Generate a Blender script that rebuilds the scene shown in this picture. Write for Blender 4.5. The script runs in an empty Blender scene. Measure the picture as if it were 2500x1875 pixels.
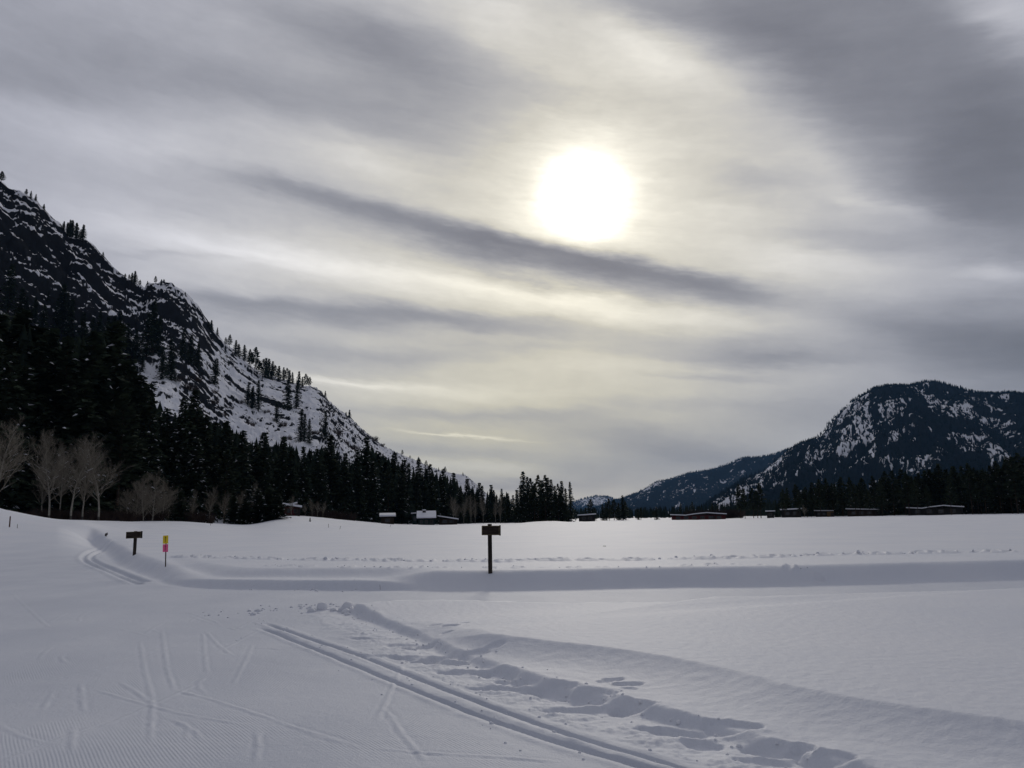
import bpy, math, random
import numpy as np
from mathutils import Vector, Matrix
from mathutils.bvhtree import BVHTree

random.seed(7)
rng = np.random.default_rng(7)
S = bpy.context.scene
COL = S.collection
R = math.radians

# ------------------------------------------------------------------ camera
EYE = np.array((0.0, 0.0, 1.65))
FPX, PITCH, ROLL = 1962.0, R(9.48), R(1.0)
_F = np.array((0, math.cos(PITCH), math.sin(PITCH)))
_R0 = np.array((1.0, 0, 0)); _U0 = np.array((0, -math.sin(PITCH), math.cos(PITCH)))
_R = _R0 * math.cos(ROLL) - _U0 * math.sin(ROLL)
_U = _U0 * math.cos(ROLL) + _R0 * math.sin(ROLL)
cam_d = bpy.data.cameras.new('camera'); cam = bpy.data.objects.new('camera', cam_d); COL.objects.link(cam)
cam_d.sensor_width = 36; cam_d.lens = 36 * FPX / 2500; cam_d.clip_end = 60000; cam_d.clip_start = 0.05
m = Matrix.Identity(4)
for i in range(3):
    m[i][0] = _R[i]; m[i][1] = _U[i]; m[i][2] = -_F[i]; m[i][3] = EYE[i]
cam.matrix_world = m
S.camera = cam

def ray(u, v):
    d = _F + _R * (u - 1250) / FPX - _U * (v - 937.5) / FPX
    return d / np.linalg.norm(d)
def azel(u, v):
    d = ray(u, v)
    return math.degrees(math.atan2(d[0], d[1])), math.degrees(math.asin(d[2]))
def on_plane(u, v, z):
    d = ray(u, v); return EYE + d * ((z - EYE[2]) / d[2])
def at_dist(u, v, dist):                      # point seen at photo pixel u,v, at a horizontal distance
    d = ray(u, v); return EYE + d * (dist / math.hypot(d[0], d[1]))

# ------------------------------------------------------------------ world: thin overcast in front of a Nishita sky
SUN_AZ, SUN_EL = azel(1425, 478)
W = bpy.data.worlds.new('World'); S.world = W; W.use_nodes = True
nt = W.node_tree; nt.nodes.clear()
class N:
    def __init__(s, sock): s.s = sock
    def _b(a, op, b=None, c=None):
        n = nt.nodes.new('ShaderNodeMath'); n.operation = op
        for k, x in enumerate((a, b, c)):
            if x is None: continue
            if isinstance(x, N): nt.links.new(x.s, n.inputs[k])
            else: n.inputs[k].default_value = x
        return N(n.outputs[0])
    def __add__(a, b): return N._b(a, 'ADD', b)
    def __sub__(a, b): return N._b(a, 'SUBTRACT', b)
    def __mul__(a, b): return N._b(a, 'MULTIPLY', b)
    def __rsub__(a, b): return N._b(b, 'SUBTRACT', a)
    __radd__ = __add__; __rmul__ = __mul__
def exp(a): return N._b(a, 'EXPONENT')
tc = nt.nodes.new('ShaderNodeTexCoord'); sx = nt.nodes.new('ShaderNodeSeparateXYZ')
nt.links.new(tc.outputs['Generated'], sx.inputs[0])
dx, dy, dz = N(sx.outputs[0]), N(sx.outputs[1]), N(sx.outputs[2])
AZ = N._b(dx, 'ARCTAN2', dy) * (180 / math.pi)
EL = N._b(dz, 'ARCSINE') * (180 / math.pi)
def noise(x, y, z, detail=4, rough=.55, scale=1.0):
    c = nt.nodes.new('ShaderNodeCombineXYZ')
    for k, q in enumerate((x, y, z)):
        if isinstance(q, N): nt.links.new(q.s, c.inputs[k])
        else: c.inputs[k].default_value = q
    n = nt.nodes.new('ShaderNodeTexNoise'); n.inputs['Scale'].default_value = scale
    n.inputs['Detail'].default_value = detail; n.inputs['Roughness'].default_value = rough
    nt.links.new(c.outputs[0], n.inputs['Vector'])
    return N(n.outputs['Fac'])
# cloud-layer coordinates: streets of stratus fanning out from the far right
t_ = math.tan(R(9))
ST = EL + AZ * t_
w1 = noise(AZ * .045, ST * .13, 1.7, 3) - .5
w2 = noise(AZ * .06, ST * .22, 7.3, 5, .6) - .5
w3 = noise(AZ * .16, ST * .8, 3.1, 6, .65) - .5
AZw = AZ + w1 * 5.0 + w3 * 2.2
ELw = EL + w2 * 2.6 + w3 * 1.0
def blob(u, v, a, b, ang, amp, p=1, up=1.0):
    """soft cloud streak: half-length a, half-width b (photo pixels), upper edge sharper by the factor up"""
    c = azel(u, v)
    e = azel(u + 40 * math.cos(R(ang)), v + 40 * math.sin(R(ang)))
    th = math.atan2(e[1] - c[1], e[0] - c[0]); k = math.hypot(e[1] - c[1], e[0] - c[0]) / 40
    A, B = a * k, b * k
    X = AZw - c[0]; Y = ELw - c[1]
    p1 = X * (math.cos(th) / A) + Y * (math.sin(th) / A)
    p2 = X * (-math.sin(th) / B) + Y * (math.cos(th) / B)
    if up > 1: p2 = p2 + N._b(p2, 'MAXIMUM', 0.0) * (up - 1)
    q = p1 * p1 + p2 * p2
    if p > 1: q = q * q
    return exp(q * -1.0) * amp
DARK = [ # u, v, half-length, half-width, tilt, log amplitude, flatness, sharper upper edge
 (660,445,170,26,10,-.22,1,1.3),(860,500,210,40,14,-.40,1,1.6),(1120,575,230,46,15,-.52,1,1.9),(1370,628,230,48,10,-.72,1,2.2),(1600,662,200,46,8,-.56,1,2.0),(1790,710,130,40,16,-.42,1,1.5),
 (250,110,460,120,8,-.10,1,1),(880,90,330,60,14,-.32,1,1),(1040,200,260,80,22,-.34,1,1),(620,215,330,60,12,-.22,1,1),(1000,330,260,70,16,-.26,1,1),(150,200,260,60,10,-.14,1,1),
 (2170,150,660,230,38,-.58,2,1),(2420,430,210,170,45,-.20,2,1),(1560,0,220,34,14,-.30,1,1),(1790,60,270,80,27,-.32,1,1),
 (1390,240,260,55,10,-.16,1,1),(1870,437,170,24,3,-.14,1,1),(2080,580,250,28,2,-.16,1,1),
 (2450,860,330,140,5,-.62,1,1),(2150,790,230,40,8,-.20,1,1),(1860,880,170,22,3,-.38,1,1),(1790,850,330,30,4,-.18,1,1),
 (800,762,400,36,4,-.38,1,1.5),(1180,790,300,26,4,-.36,1,1.3),(1000,862,420,24,2,-.26,1,1),(1250,842,200,14,2,-.16,1,1),(560,735,160,22,2,-.16,1,1.5),(400,628,170,8,2,-.12,1,1),
 (1640,1090,330,50,8,-.38,1,1),(1480,1165,300,44,2,-.24,1,1),(2000,1010,260,60,0,-.20,1,1),(1130,1015,300,14,0,-.16,1,1),
 (1000,1105,260,22,2,-.20,1,1),(1230,1190,160,12,0,-.22,1,1),(1750,920,140,11,2,-.18,1,1),(1600,985,300,14,2,-.10,1,1)]
LIGHT = [
 (250,330,420,70,9,.20,1,1),(100,460,280,90,9,.14,1,1),(470,590,420,60,5,.26,1,1),(900,395,170,40,14,.26,1,1),(860,665,430,44,8,.34,1,1),(330,700,300,60,0,.22,1,1),
 (1610,125,190,50,27,.34,1,1),(1230,60,160,60,20,.20,1,1),(1950,640,250,46,8,.30,1,1),(2150,500,260,22,14,.18,1,1),(1800,540,200,36,5,.16,1,1),(2000,400,120,40,30,.14,1,1),
 (2440,665,130,26,0,.30,1,1),(1330,880,330,40,4,.16,1,1),(1080,965,330,26,2,.22,1,1),(830,938,200,12,3,.30,1,1),(1120,1063,150,4,3,.34,1,1),
 (2440,50,130,60,25,.42,1,1),(1600,775,330,32,3,.26,1,1),(920,1140,120,20,3,.24,1,1),(1180,1150,110,20,3,.26,1,1),(1350,722,300,22,6,.24,1,1),(1750,1190,200,20,0,.14,1,1)]
lg = None
for b in DARK + LIGHT:
    b = (*b[:5], b[5] * (1.3 if b[5] < 0 else 1.1), *b[6:]); e = blob(*b); lg = e if lg is None else lg + e
dk = None
for b in DARK[1:6]:
    e = blob(*b); dk = e if dk is None else dk + e
n_big = noise(AZ * .024, ST * .085, 11.0, 4, .5) - .5
n_str = noise(AZw * .055, (ELw + AZ * .10) * .50, 5.0, 6, .62) - .5
n_fin = noise(AZw * .34, (ELw + AZ * .12) * 1.2, 9.0, 7, .66) - .5
n_puf = noise(AZ * .30, EL * .42, 15.0, 5, .6) - .5
lg = lg + n_big * .34 + n_str * .24 + n_fin * .20 + n_puf * .20
sd = ray(1425, 478)
cosA = dx * float(sd[0]) + dy * float(sd[1]) + dz * float(sd[2])
ANG = N._b(N._b(cosA, 'MINIMUM', 1.0), 'ARCCOSINE') * (180 / math.pi)
def gauss(x, s):
    q = x * (1 / s); return exp(q * q * -1.0)
base = .215 + gauss(ANG, 44) * .335 + exp(N._b(EL - 2.0, 'ABSOLUTE') * -.09) * gauss(AZ + 3.0, 26) * .13
lum = exp(lg) * base
core = N._b(ANG + w3 * 1.3 + w1 * .7, 'MAXIMUM', 0.0)
q3 = core * (1 / 2.6); q3 = q3 * q3 * q3
glow = exp(q3 * -1.0) * 1.5 + gauss(core, 4.3) * .50 + gauss(core, 7.5) * .15 + gauss(ANG, 13) * .06
lum = lum + glow * exp(dk * 2.2 + (n_str + n_fin) * .7)
# colour: violet-grey where thick, cream where the light comes through, warmer low over the valley
warm = gauss(ANG, 24) * .75 + exp(N._b(EL - 6.0, 'ABSOLUTE') * -.12) * gauss(AZ + 3.0, 24) * .60
warm = N._b(warm, 'MINIMUM', 1.0) * N._b(N._b(lum * 2.4 - .45, 'MAXIMUM', 0.0), 'MINIMUM', 1.0)
cr = lum * (.97 + warm * .105); cg = lum * (.985 + warm * .022); cb = lum * (1.13 - warm * .34)
cc = nt.nodes.new('ShaderNodeCombineXYZ')
for k, q in enumerate((cr, cg, cb)): nt.links.new(q.s, cc.inputs[k])
bgc = nt.nodes.new('ShaderNodeBackground'); nt.links.new(cc.outputs[0], bgc.inputs[0]); bgc.inputs[1].default_value = 1.0
sky = nt.nodes.new('ShaderNodeTexSky'); sky.sky_type = 'NISHITA'; sky.sun_disc = False
sky.sun_elevation = R(SUN_EL); sky.sun_rotation = R(SUN_AZ); sky.altitude = 600
thin = nt.nodes.new('ShaderNodeMix'); thin.data_type = 'RGBA'; thin.blend_type = 'MULTIPLY'; thin.inputs[0].default_value = 1.0
nt.links.new(sky.outputs[0], thin.inputs[6]); thin.inputs[7].default_value = (.06, .06, .06, 1)
bgs = nt.nodes.new('ShaderNodeBackground'); nt.links.new(thin.outputs[2], bgs.inputs[0]); bgs.inputs[1].default_value = .06
add = nt.nodes.new('ShaderNodeAddShader'); nt.links.new(bgc.outputs[0], add.inputs[0]); nt.links.new(bgs.outputs[0], add.inputs[1])
wo = nt.nodes.new('ShaderNodeOutputWorld'); nt.links.new(add.outputs[0], wo.inputs[0])
W.cycles.sampling_method = 'MANUAL'; W.cycles.sample_map_resolution = 512

sl = bpy.data.lights.new('sun', 'SUN'); sl.energy = .8; sl.angle = R(12); sl.color = (1.0, .93, .82)
so = bpy.data.objects.new('sun', sl); COL.objects.link(so)
so.rotation_euler = Vector([-float(c) for c in sd]).to_track_quat('-Z', 'Y').to_euler()
S.view_settings.view_transform = 'Standard'; S.view_settings.look = 'None'
S.view_settings.exposure = 0.0; S.view_settings.gamma = 1.0; S.view_settings.use_curve_mapping = False
S.cycles.use_denoising = True
S.cycles.max_bounces = 5; S.cycles.diffuse_bounces = 3; S.cycles.transparent_max_bounces = 8
S.cycles.volume_bounces = 0

# ------------------------------------------------------------------ helpers
def tag(o, label=None, cat=None, group=None, kind=None):
    if label: o['label'] = label
    if cat: o['category'] = cat
    if group: o['group'] = group
    if kind: o['kind'] = kind
    return o
def link(name, me, parent=None):
    o = bpy.data.objects.new(name, me); COL.objects.link(o)
    if parent is not None: o.parent = parent
    return o
def empty(name, loc, rz=0.0):
    o = bpy.data.objects.new(name, None); COL.objects.link(o); o.empty_display_size = .2
    o.location = [float(c) for c in loc]; o.rotation_euler = (0, 0, rz); return o
def np_mesh(name, V, faces, k, mat=None, smooth=False):
    """faces: (n,k) int array"""
    V = np.ascontiguousarray(V, np.float32); Fa = np.ascontiguousarray(faces, np.int32)
    me = bpy.data.meshes.new(name)
    me.vertices.add(len(V)); me.vertices.foreach_set('co', V.ravel())
    me.loops.add(Fa.size); me.loops.foreach_set('vertex_index', Fa.ravel())
    me.polygons.add(len(Fa)); me.polygons.foreach_set('loop_start', np.arange(0, Fa.size, k, dtype=np.int32))
    if smooth: me.polygons.foreach_set('use_smooth', np.ones(len(Fa), bool))
    me.update(calc_edges=True)
    if mat: me.materials.append(mat)
    return me
class MB:                                     # small mixed-polygon builder
    def __init__(s): s.v = []; s.f = []
    def quad(s, *p): n = len(s.v); s.v += [tuple(map(float, q)) for q in p]; s.f.append(tuple(range(n, n + len(p))))
    def box(s, c, d, rot=None):
        n = len(s.v); M = rot or Matrix.Identity(3)
        for z in (-1, 1):
            for y in (-1, 1):
                for x in (-1, 1):
                    s.v.append(tuple(Vector(c) + M @ Vector((x * d[0] / 2, y * d[1] / 2, z * d[2] / 2))))
        for q in ((0,2,3,1),(4,5,7,6),(0,1,5,4),(2,6,7,3),(0,4,6,2),(1,3,7,5)): s.f.append(tuple(n + i for i in q))
    def prism(s, p, q, r0, r1, n=6, cap=True):
        p = Vector(p); q = Vector(q); d = (q - p).normalized()
        a = d.orthogonal().normalized(); b = d.cross(a); k = len(s.v)
        for c, r in ((p, r0), (q, r1)):
            for i in range(n):
                t = 2 * math.pi * i / n; s.v.append(tuple(c + a * (r * math.cos(t)) + b * (r * math.sin(t))))
        for i in range(n): s.f.append((k + i, k + (i + 1) % n, k + n + (i + 1) % n, k + n + i))
        if cap: s.f.append(tuple(k + n + i for i in range(n)))
    def mesh(s, name, mat, smooth=False):
        me = bpy.data.meshes.new(name); me.from_pydata(s.v, [], s.f); me.materials.append(mat)
        if smooth:
            for p in me.polygons: p.use_smooth = True
        me.update(); return me
# value-gradient noise in numpy
_perm = rng.permutation(65536)
def _h(ix, iy):
    return _perm[(_perm[ix & 65535] + iy) & 65535]
def gn(x, y, seed=0):
    x = x + seed * 57.31; y = y + seed * 13.77
    ix = np.floor(x).astype(np.int64); iy = np.floor(y).astype(np.int64); fx = x - ix; fy = y - iy
    ux = fx * fx * fx * (fx * (fx * 6 - 15) + 10); uy = fy * fy * fy * (fy * (fy * 6 - 15) + 10)
    def g(ax, ay, px, py):
        t = _h(ax, ay) * (2 * math.pi / 65536); return np.cos(t) * px + np.sin(t) * py
    a = g(ix, iy, fx, fy); b = g(ix + 1, iy, fx - 1, fy); c = g(ix, iy + 1, fx, fy - 1); d = g(ix + 1, iy + 1, fx - 1, fy - 1)
    return 1.45 * ((a + (b - a) * ux) + ((c + (d - c) * ux) - (a + (b - a) * ux)) * uy)
def fbm(x, y, o=4, seed=0, gain=.5, lac=2.03):
    s = 0; a = 1
    for k in range(o): s = s + a * gn(x, y, seed + k * 3); x = x * lac; y = y * lac; a *= gain
    return s
def sst(t): t = np.clip(t, 0, 1); return t * t * (3 - 2 * t)
def polyline_dist(px, py, L):
    best = np.full(px.shape, 1e9); arc = np.zeros(px.shape); acc = 0
    for (a, b) in zip(L[:-1], L[1:]):
        ex, ey = b[0] - a[0], b[1] - a[1]; l2 = ex * ex + ey * ey; ll = math.sqrt(l2)
        t = np.clip(((px - a[0]) * ex + (py - a[1]) * ey) / l2, 0, 1)
        d = np.hypot(px - a[0] - t * ex, py - a[1] - t * ey)
        mk = d < best; best = np.where(mk, d, best); arc = np.where(mk, acc + t * ll, arc); acc += ll
    return best, arc, acc
def inside(px, py, P):
    r = np.zeros(px.shape, bool)
    for (a, b) in zip(P, P[1:] + P[:1]):
        if a[1] == b[1]: continue
        c = ((a[1] > py) != (b[1] > py)) & (px < (b[0] - a[0]) * (py - a[1]) / (b[1] - a[1]) + a[0]); r ^= c
    return r
def chaikin(L, n=2):
    for _ in range(n):
        o = [L[0]]
        for a, b in zip(L[:-1], L[1:]):
            o.append((a[0] * .75 + b[0] * .25, a[1] * .75 + b[1] * .25)); o.append((a[0] * .25 + b[0] * .75, a[1] * .25 + b[1] * .75))
        o.append(L[-1]); L = o
    return L
def pl(pts, z=0.0): return [tuple(on_plane(u, v, z)[:2]) for u, v in pts]

# ------------------------------------------------------------------ materials
def mat(name, col, rough=.8, spec=.2):
    M = bpy.data.materials.new(name); M.use_nodes = True; b = M.node_tree.nodes['Principled BSDF']
    b.inputs['Base Color'].default_value = (*col, 1); b.inputs['Roughness'].default_value = rough
    b.inputs['Specular IOR Level'].default_value = spec
    return M
def vary(M, c1, c2, scale, detail=4, coord='Object', stretch=None, lo=.35, hi=.65, bump=0.0, bdist=.02):
    t = M.node_tree; b = t.nodes['Principled BSDF']
    tc = t.nodes.new('ShaderNodeTexCoord'); n = t.nodes.new('ShaderNodeTexNoise'); n.inputs['Scale'].default_value = scale; n.inputs['Detail'].default_value = detail
    src = tc.outputs[coord]
    if stretch:
        mp = t.nodes.new('ShaderNodeMapping'); mp.inputs['Scale'].default_value = stretch; t.links.new(src, mp.inputs[0]); src = mp.outputs[0]
    t.links.new(src, n.inputs['Vector'])
    r = t.nodes.new('ShaderNodeValToRGB'); r.color_ramp.elements[0].position = lo; r.color_ramp.elements[1].position = hi
    r.color_ramp.elements[0].color = (*c1, 1); r.color_ramp.elements[1].color = (*c2, 1)
    t.links.new(n.outputs['Fac'], r.inputs[0]); t.links.new(r.outputs[0], b.inputs['Base Color'])
    if bump:
        bp = t.nodes.new('ShaderNodeBump'); bp.inputs['Strength'].default_value = bump; bp.inputs['Distance'].default_value = bdist
        t.links.new(n.outputs['Fac'], bp.inputs['Height']); t.links.new(bp.outputs[0], b.inputs['Normal'])
    return M
SNOWC = (.80, .81, .85)
M_roofsnow = mat('roof_snow', SNOWC, .7); M_twigsnow = mat('branch_snow', (.78, .79, .84), .8)
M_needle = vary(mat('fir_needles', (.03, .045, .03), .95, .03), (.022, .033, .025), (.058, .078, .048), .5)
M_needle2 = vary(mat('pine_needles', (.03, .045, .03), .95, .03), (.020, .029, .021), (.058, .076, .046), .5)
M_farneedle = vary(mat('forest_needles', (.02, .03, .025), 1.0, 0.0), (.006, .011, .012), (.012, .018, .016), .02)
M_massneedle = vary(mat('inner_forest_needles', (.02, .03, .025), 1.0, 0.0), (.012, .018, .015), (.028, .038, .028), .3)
M_bark = vary(mat('conifer_bark', (.05, .035, .025), .9, .1), (.025, .018, .013), (.06, .042, .03), 3, stretch=(1, 1, .2))
M_aspen = vary(mat('aspen_bark', (.3, .28, .24), .85, .15), (.17, .155, .13), (.30, .28, .24), 5, stretch=(1, 1, .5))
M_aspendark = vary(mat('aspen_bark_scarred', (.05, .04, .035), .9, .1), (.03, .026, .023), (.10, .09, .08), 6)
M_twig = vary(mat('aspen_twigs', (.12, .105, .075), .9, .1), (.14, .122, .095), (.23, .208, .17), 1.2)
M_brush = vary(mat('brush_twigs', (.06, .04, .035), .9, .1), (.024, .017, .016), (.060, .042, .034), 2)
M_wood = vary(mat('weathered_wood', (.03, .024, .02), .85, .2), (.014, .012, .011), (.045, .036, .030), 14, stretch=(1, 1, .15), bump=.4, bdist=.004)
M_board = vary(mat('sign_board_wood', (.03, .024, .02), .85, .2), (.018, .013, .011), (.050, .036, .028), 16, stretch=(.25, 1, 1), bump=.4, bdist=.003)
M_boardedge = vary(mat('worn_frame_wood', (.12, .09, .05), .8, .2), (.05, .04, .025), (.14, .11, .065), 18)
M_yellow = vary(mat('yellow_plastic', (.55, .40, .01), .5, .4), (.74, .52, .010), (.90, .66, .015), 40)
M_pink = vary(mat('pink_plastic', (.75, .08, .22), .5, .4), (.85, .09, .24), (.98, .17, .36), 40)
M_ink = mat('dark_print', (.06, .03, .02), .7)
M_stake = vary(mat('stake_wood', (.07, .05, .045), .9, .1), (.05, .035, .032), (.10, .07, .06), 20, stretch=(1, 1, .1))
M_redstake = vary(mat('rust_stake', (.10, .05, .04), .9, .1), (.07, .035, .03), (.13, .065, .05), 9)
M_redwall = vary(mat('red_boards', (.10, .018, .018), .85, .2), (.045, .009, .010), (.085, .016, .016), 2.2, stretch=(6, 6, .3))
M_brownwall = vary(mat('brown_boards', (.06, .04, .025), .85, .2), (.018, .012, .008), (.042, .028, .019), 2.2, stretch=(6, 6, .3))
M_greenwall = vary(mat('green_boards', (.02, .05, .045), .85, .2), (.008, .020, .019), (.014, .032, .030), 2.2, stretch=(6, 6, .3))
M_greywall = vary(mat('grey_boards', (.07, .065, .06), .85, .2), (.012, .011, .011), (.030, .028, .026), 2.2, stretch=(6, 6, .3))
M_yellowwall = vary(mat('ochre_boards', (.16, .10, .04), .85, .2), (.07, .04, .016), (.11, .068, .028), 2.2)
M_roof = mat('roof_edge', (.025, .02, .018), .8); M_glass = mat('window_glass', (.02, .022, .025), .08, .5); M_trim = mat('painted_trim', (.07, .06, .05), .7)
M_stone = vary(mat('dark_stone', (.05, .048, .045), .9), (.035, .034, .033), (.08, .075, .07), 12)

# ------------------------------------------------------------------ ground: field, groomed trail, banks, ski tracks
FAR_EDGE = [ # photo u, v of the field's far edge and its distance
 (-2500,1300,95),(-700,1285,100),(0,1268,112),(125,1268,115),(240,1271,115),(450,1273,130),(560,1279,140),(620,1285,142),(690,1256,165),(760,1260,182),
 (850,1270,200),(960,1280,215),(1050,1282,225),(1250,1277.5,240),(1500,1271.5,262),(1750,1268,270),(2000,1262,270),(2500,1254.5,262),(3400,1240,262),(5200,1215,262)]
_e = [(azel(u, v)[0], at_dist(u, v, D)[2], D) for u, v, D in FAR_EDGE]
EA = np.array([e[0] for e in _e]); EZ = np.array([e[1] for e in _e]); ED = np.array([e[2] for e in _e])
EA = np.concatenate(([-180], EA, [180])); EZ = np.concatenate(([.4], EZ, [.4])); ED = np.concatenate(([100], ED, [262]))
_ga = np.arange(-180, 180.01, .1); _k = np.exp(-np.arange(-25, 26) ** 2 / (2 * 8.0 ** 2)); _k /= _k.sum()
EZ = np.convolve(np.pad(np.interp(_ga, EA, EZ), 25, 'edge'), _k, 'valid'); ED = np.convolve(np.pad(np.interp(_ga, EA, ED), 25, 'edge'), _k, 'valid'); EA = _ga
_mc = at_dist(-105, 1270, 82)

TOE = [(-900,1372),(-500,1362),(0,1330),(120,1326),(205,1332),(250,1348),(262,1366),(285,1381),(326,1400),(387,1425),(448,1434),(509,1437),(700,1440),(900,1441),(1025,1444),(1188,1444),(1400,1441),
       (1600,1435),(1952,1433),(2178,1426),(2500,1417),(3300,1392)]
TOE = chaikin(pl(TOE))
FIELD = TOE + [(400, 60), (400, 900), (-900, 900), (-400, 30)]
SLAB_FAR = pl([(868,1468),(960,1462),(1046,1460),(1351,1458),(1600,1453),(1816,1451),(2178,1438),(2500,1428),(3300,1402)], .20)
SLAB_TOE = chaikin(pl([(843,1490),(858,1500),(928,1529),(1000,1555),(1066,1590),(1148,1622),(1229,1652),(1351,1693),(1453,1718),(1567,1752),(1700,1788),(1862,1838),(2000,1882),(2300,1980),(3200,2300)]))
SLAB = SLAB_TOE + [(60, -2), (60, 14)] + SLAB_FAR[::-1]
TIER = chaikin(pl([(885,1478),(980,1512),(1086,1543),(1188,1553),(1351,1574),(1500,1590),(1771,1640),(1952,1692),(2223,1738),(2500,1776),(3200,1880)], .195), 4)
TIER_P = TIER + [(60, -2), (60, 14)] + SLAB_FAR[::-1]
G1 = chaikin(pl([(640,1519),(700,1541),(863,1594),(1025,1659),(1188,1724),(1351,1781),(1514,1834),(1600,1861),(1900,1955)]), 1)
G2 = chaikin(pl([(625,1530),(700,1557),(863,1623),(1025,1692),(1188,1757),(1351,1810),(1514,1858),(1700,1920)]), 1)
G3 = chaikin(pl([(330,1338),(252,1340),(222,1349),(199,1362),(216,1376),(265,1394),(305,1413),(345,1427)]))
G4 = chaikin(pl([(350,1336),(272,1341),(236,1351),(216,1362),(240,1376),(285,1394),(326,1411),(362,1423)]))
def c1(L): return [(x * .4069, 1250 + y * .4069) for x, y in L]
def c2(L): return [(700 + x * .4069, 1350 + y * .4069) for x, y in L]
def c3(L): return [(1500 + x * .452, 1300 + y * .452) for x, y in L]
MARKS = [c1(q) for q in ([(430,590),(360,625),(280,670)],[(970,700),(985,820),(1000,930),(1045,1080)],[(840,770),(870,960),(915,1130),(900,1400)],
  [(1218,720),(1225,840),(1240,975)],[(1518,785),(1480,880),(1390,1050)],[(1580,700),(1420,780),(1290,845)],[(1610,605),(1500,660),(1410,705)],
  [(1210,610),(1120,670)],[(1000,650),(930,690),(860,740)],[(440,1265),(430,1480)],[(1130,1250),(1115,1390)],[(1540,1280),(1545,1400),(1530,1536)],
  [(1000,1060),(1240,1115),(1480,1190),(1700,1275),(1950,1350),(2212,1440)],[(330,1060),(240,1220)],[(480,1020),(505,1220)],[(60,480),(300,700)],[(1290,1120),(1700,1040)])]
MARKS += [c2(q) for q in ([(570,920),(620,985),(690,1090),(780,1190),(860,1280)],[(400,1170),(900,1205),(1350,1225),(1800,1262)],[(0,1040),(200,1110),(420,1180)])]
MARKS = [pl(q) for q in MARKS]
_r = random.Random(77)
for _ in range(34):                             # many faint criss-crossing ski marks
    y0_ = _r.uniform(5.6, 15); x0_ = -y0_ * _r.uniform(.12, .66); a_ = R(-33 + _r.gauss(0, 24)); L_ = _r.uniform(1.0, 3.2); bnd = _r.uniform(-.12, .12)
    MARKS.append([(x0_ + L_ * t_ * math.sin(a_) + bnd * t_ * (1 - t_) * 4, y0_ + L_ * t_ * math.cos(a_)) for t_ in (0, .33, .66, 1)])
PITS = [(930,630,.26,.13,.11,-20),(1010,637,.2,.12,.10,10),(1060,690,.34,.12,.09,-5),(1250,705,.32,.13,.11,-35),(1350,750,.22,.10,.08,-25),(1330,785,.46,.12,.09,-10),
 (1560,805,.34,.15,.12,-10),(1740,850,.42,.13,.10,-12),(1800,912,.5,.13,.09,-6),(985,476,.13,.09,.08,22),(890,465,.10,.08,.05,25),(960,510,.10,.07,.06,22),(1065,460,.07,.06,.06,0),
 (1960,783,.13,.06,.06,10),(2037,812,.17,.075,.09,8),(1912,797,.09,.06,.05,5),(2055,838,.09,.05,.04,0),(700,530,.3,.1,.05,-10),(640,600,.5,.1,.05,-8),(500,490,.4,.1,.05,-10),
 (760,600,.35,.1,.06,-6),(1120,615,.2,.13,.09,0),(850,610,.16,.22,.12,-60),(790,545,.16,.20,.10,-60),(1240,605,.14,.08,.05,0)]
PITS = [(*on_plane(700 + x * .4069, 1350 + y * .4069, .05)[:2], a, b, d, an) for x, y, a, b, d, an in PITS]
PITS += [(*on_plane(1500 + x * .452, 1300 + y * .452, .05)[:2], a, b, d, an) for x, y, a, b, d, an in
  [(90,935,.22,.09,.10,-20),(300,1045,.30,.09,.12,-22),(470,1105,.16,.08,.08,-25),(640,1060,.26,.08,.08,-25),(850,1160,.24,.09,.10,-25),(1010,1185,.12,.08,.08,-40),(800,1205,.22,.07,.06,-20),(1150,1232,.2,.07,.07,-20)]]
STEPS = pl([(430,1359),(540,1362),(700,1366),(870,1368),(1005,1370),(1107,1370),(1229,1371),(1310,1368),(1500,1368),(1816,1362),(2020,1355),(2268,1350),(2494,1347),(3000,1336)], .42)
STEPS2 = pl([(640,1381),(820,1384),(1030,1385),(1229,1386),(1600,1384),(1780,1377),(2060,1384)], .42)

def ground_far(x, y):
    r = np.hypot(x, y); az = np.degrees(np.arctan2(x, y))
    zf = np.interp(az, EA, EZ); D = np.interp(az, EA, ED)
    t = sst((r - 30) / np.maximum(D - 30, 1)) * .35 + .65 * sst((r / np.maximum(D, 1) - .62) / .40)
    lf2 = sst((-az - 24.5) / 4)
    t = t * (1 - lf2) + lf2 * (.8 * sst((r - 42) / 46) + .2 * sst((r - 70) / 45)); z0_ = .42 * (1 - sst((-az - 25.2) / 2.2))
    z = z0_ + (zf - z0_) * t
    left = sst((-az - 2) / 14)
    z = z + np.maximum(r - D - 34, 0) * .10 * left * np.exp(-np.maximum(r - D, 0) / 400)
    z = z + 1.75 * np.exp(-np.maximum(x - _mc[0], 0) ** 2 / (2 * 2.85 ** 2) - np.minimum(x - _mc[0], 0) ** 2 / (2 * 9.0 ** 2) - (y - _mc[1]) ** 2 / (2 * 5.0 ** 2))
    return z
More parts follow.
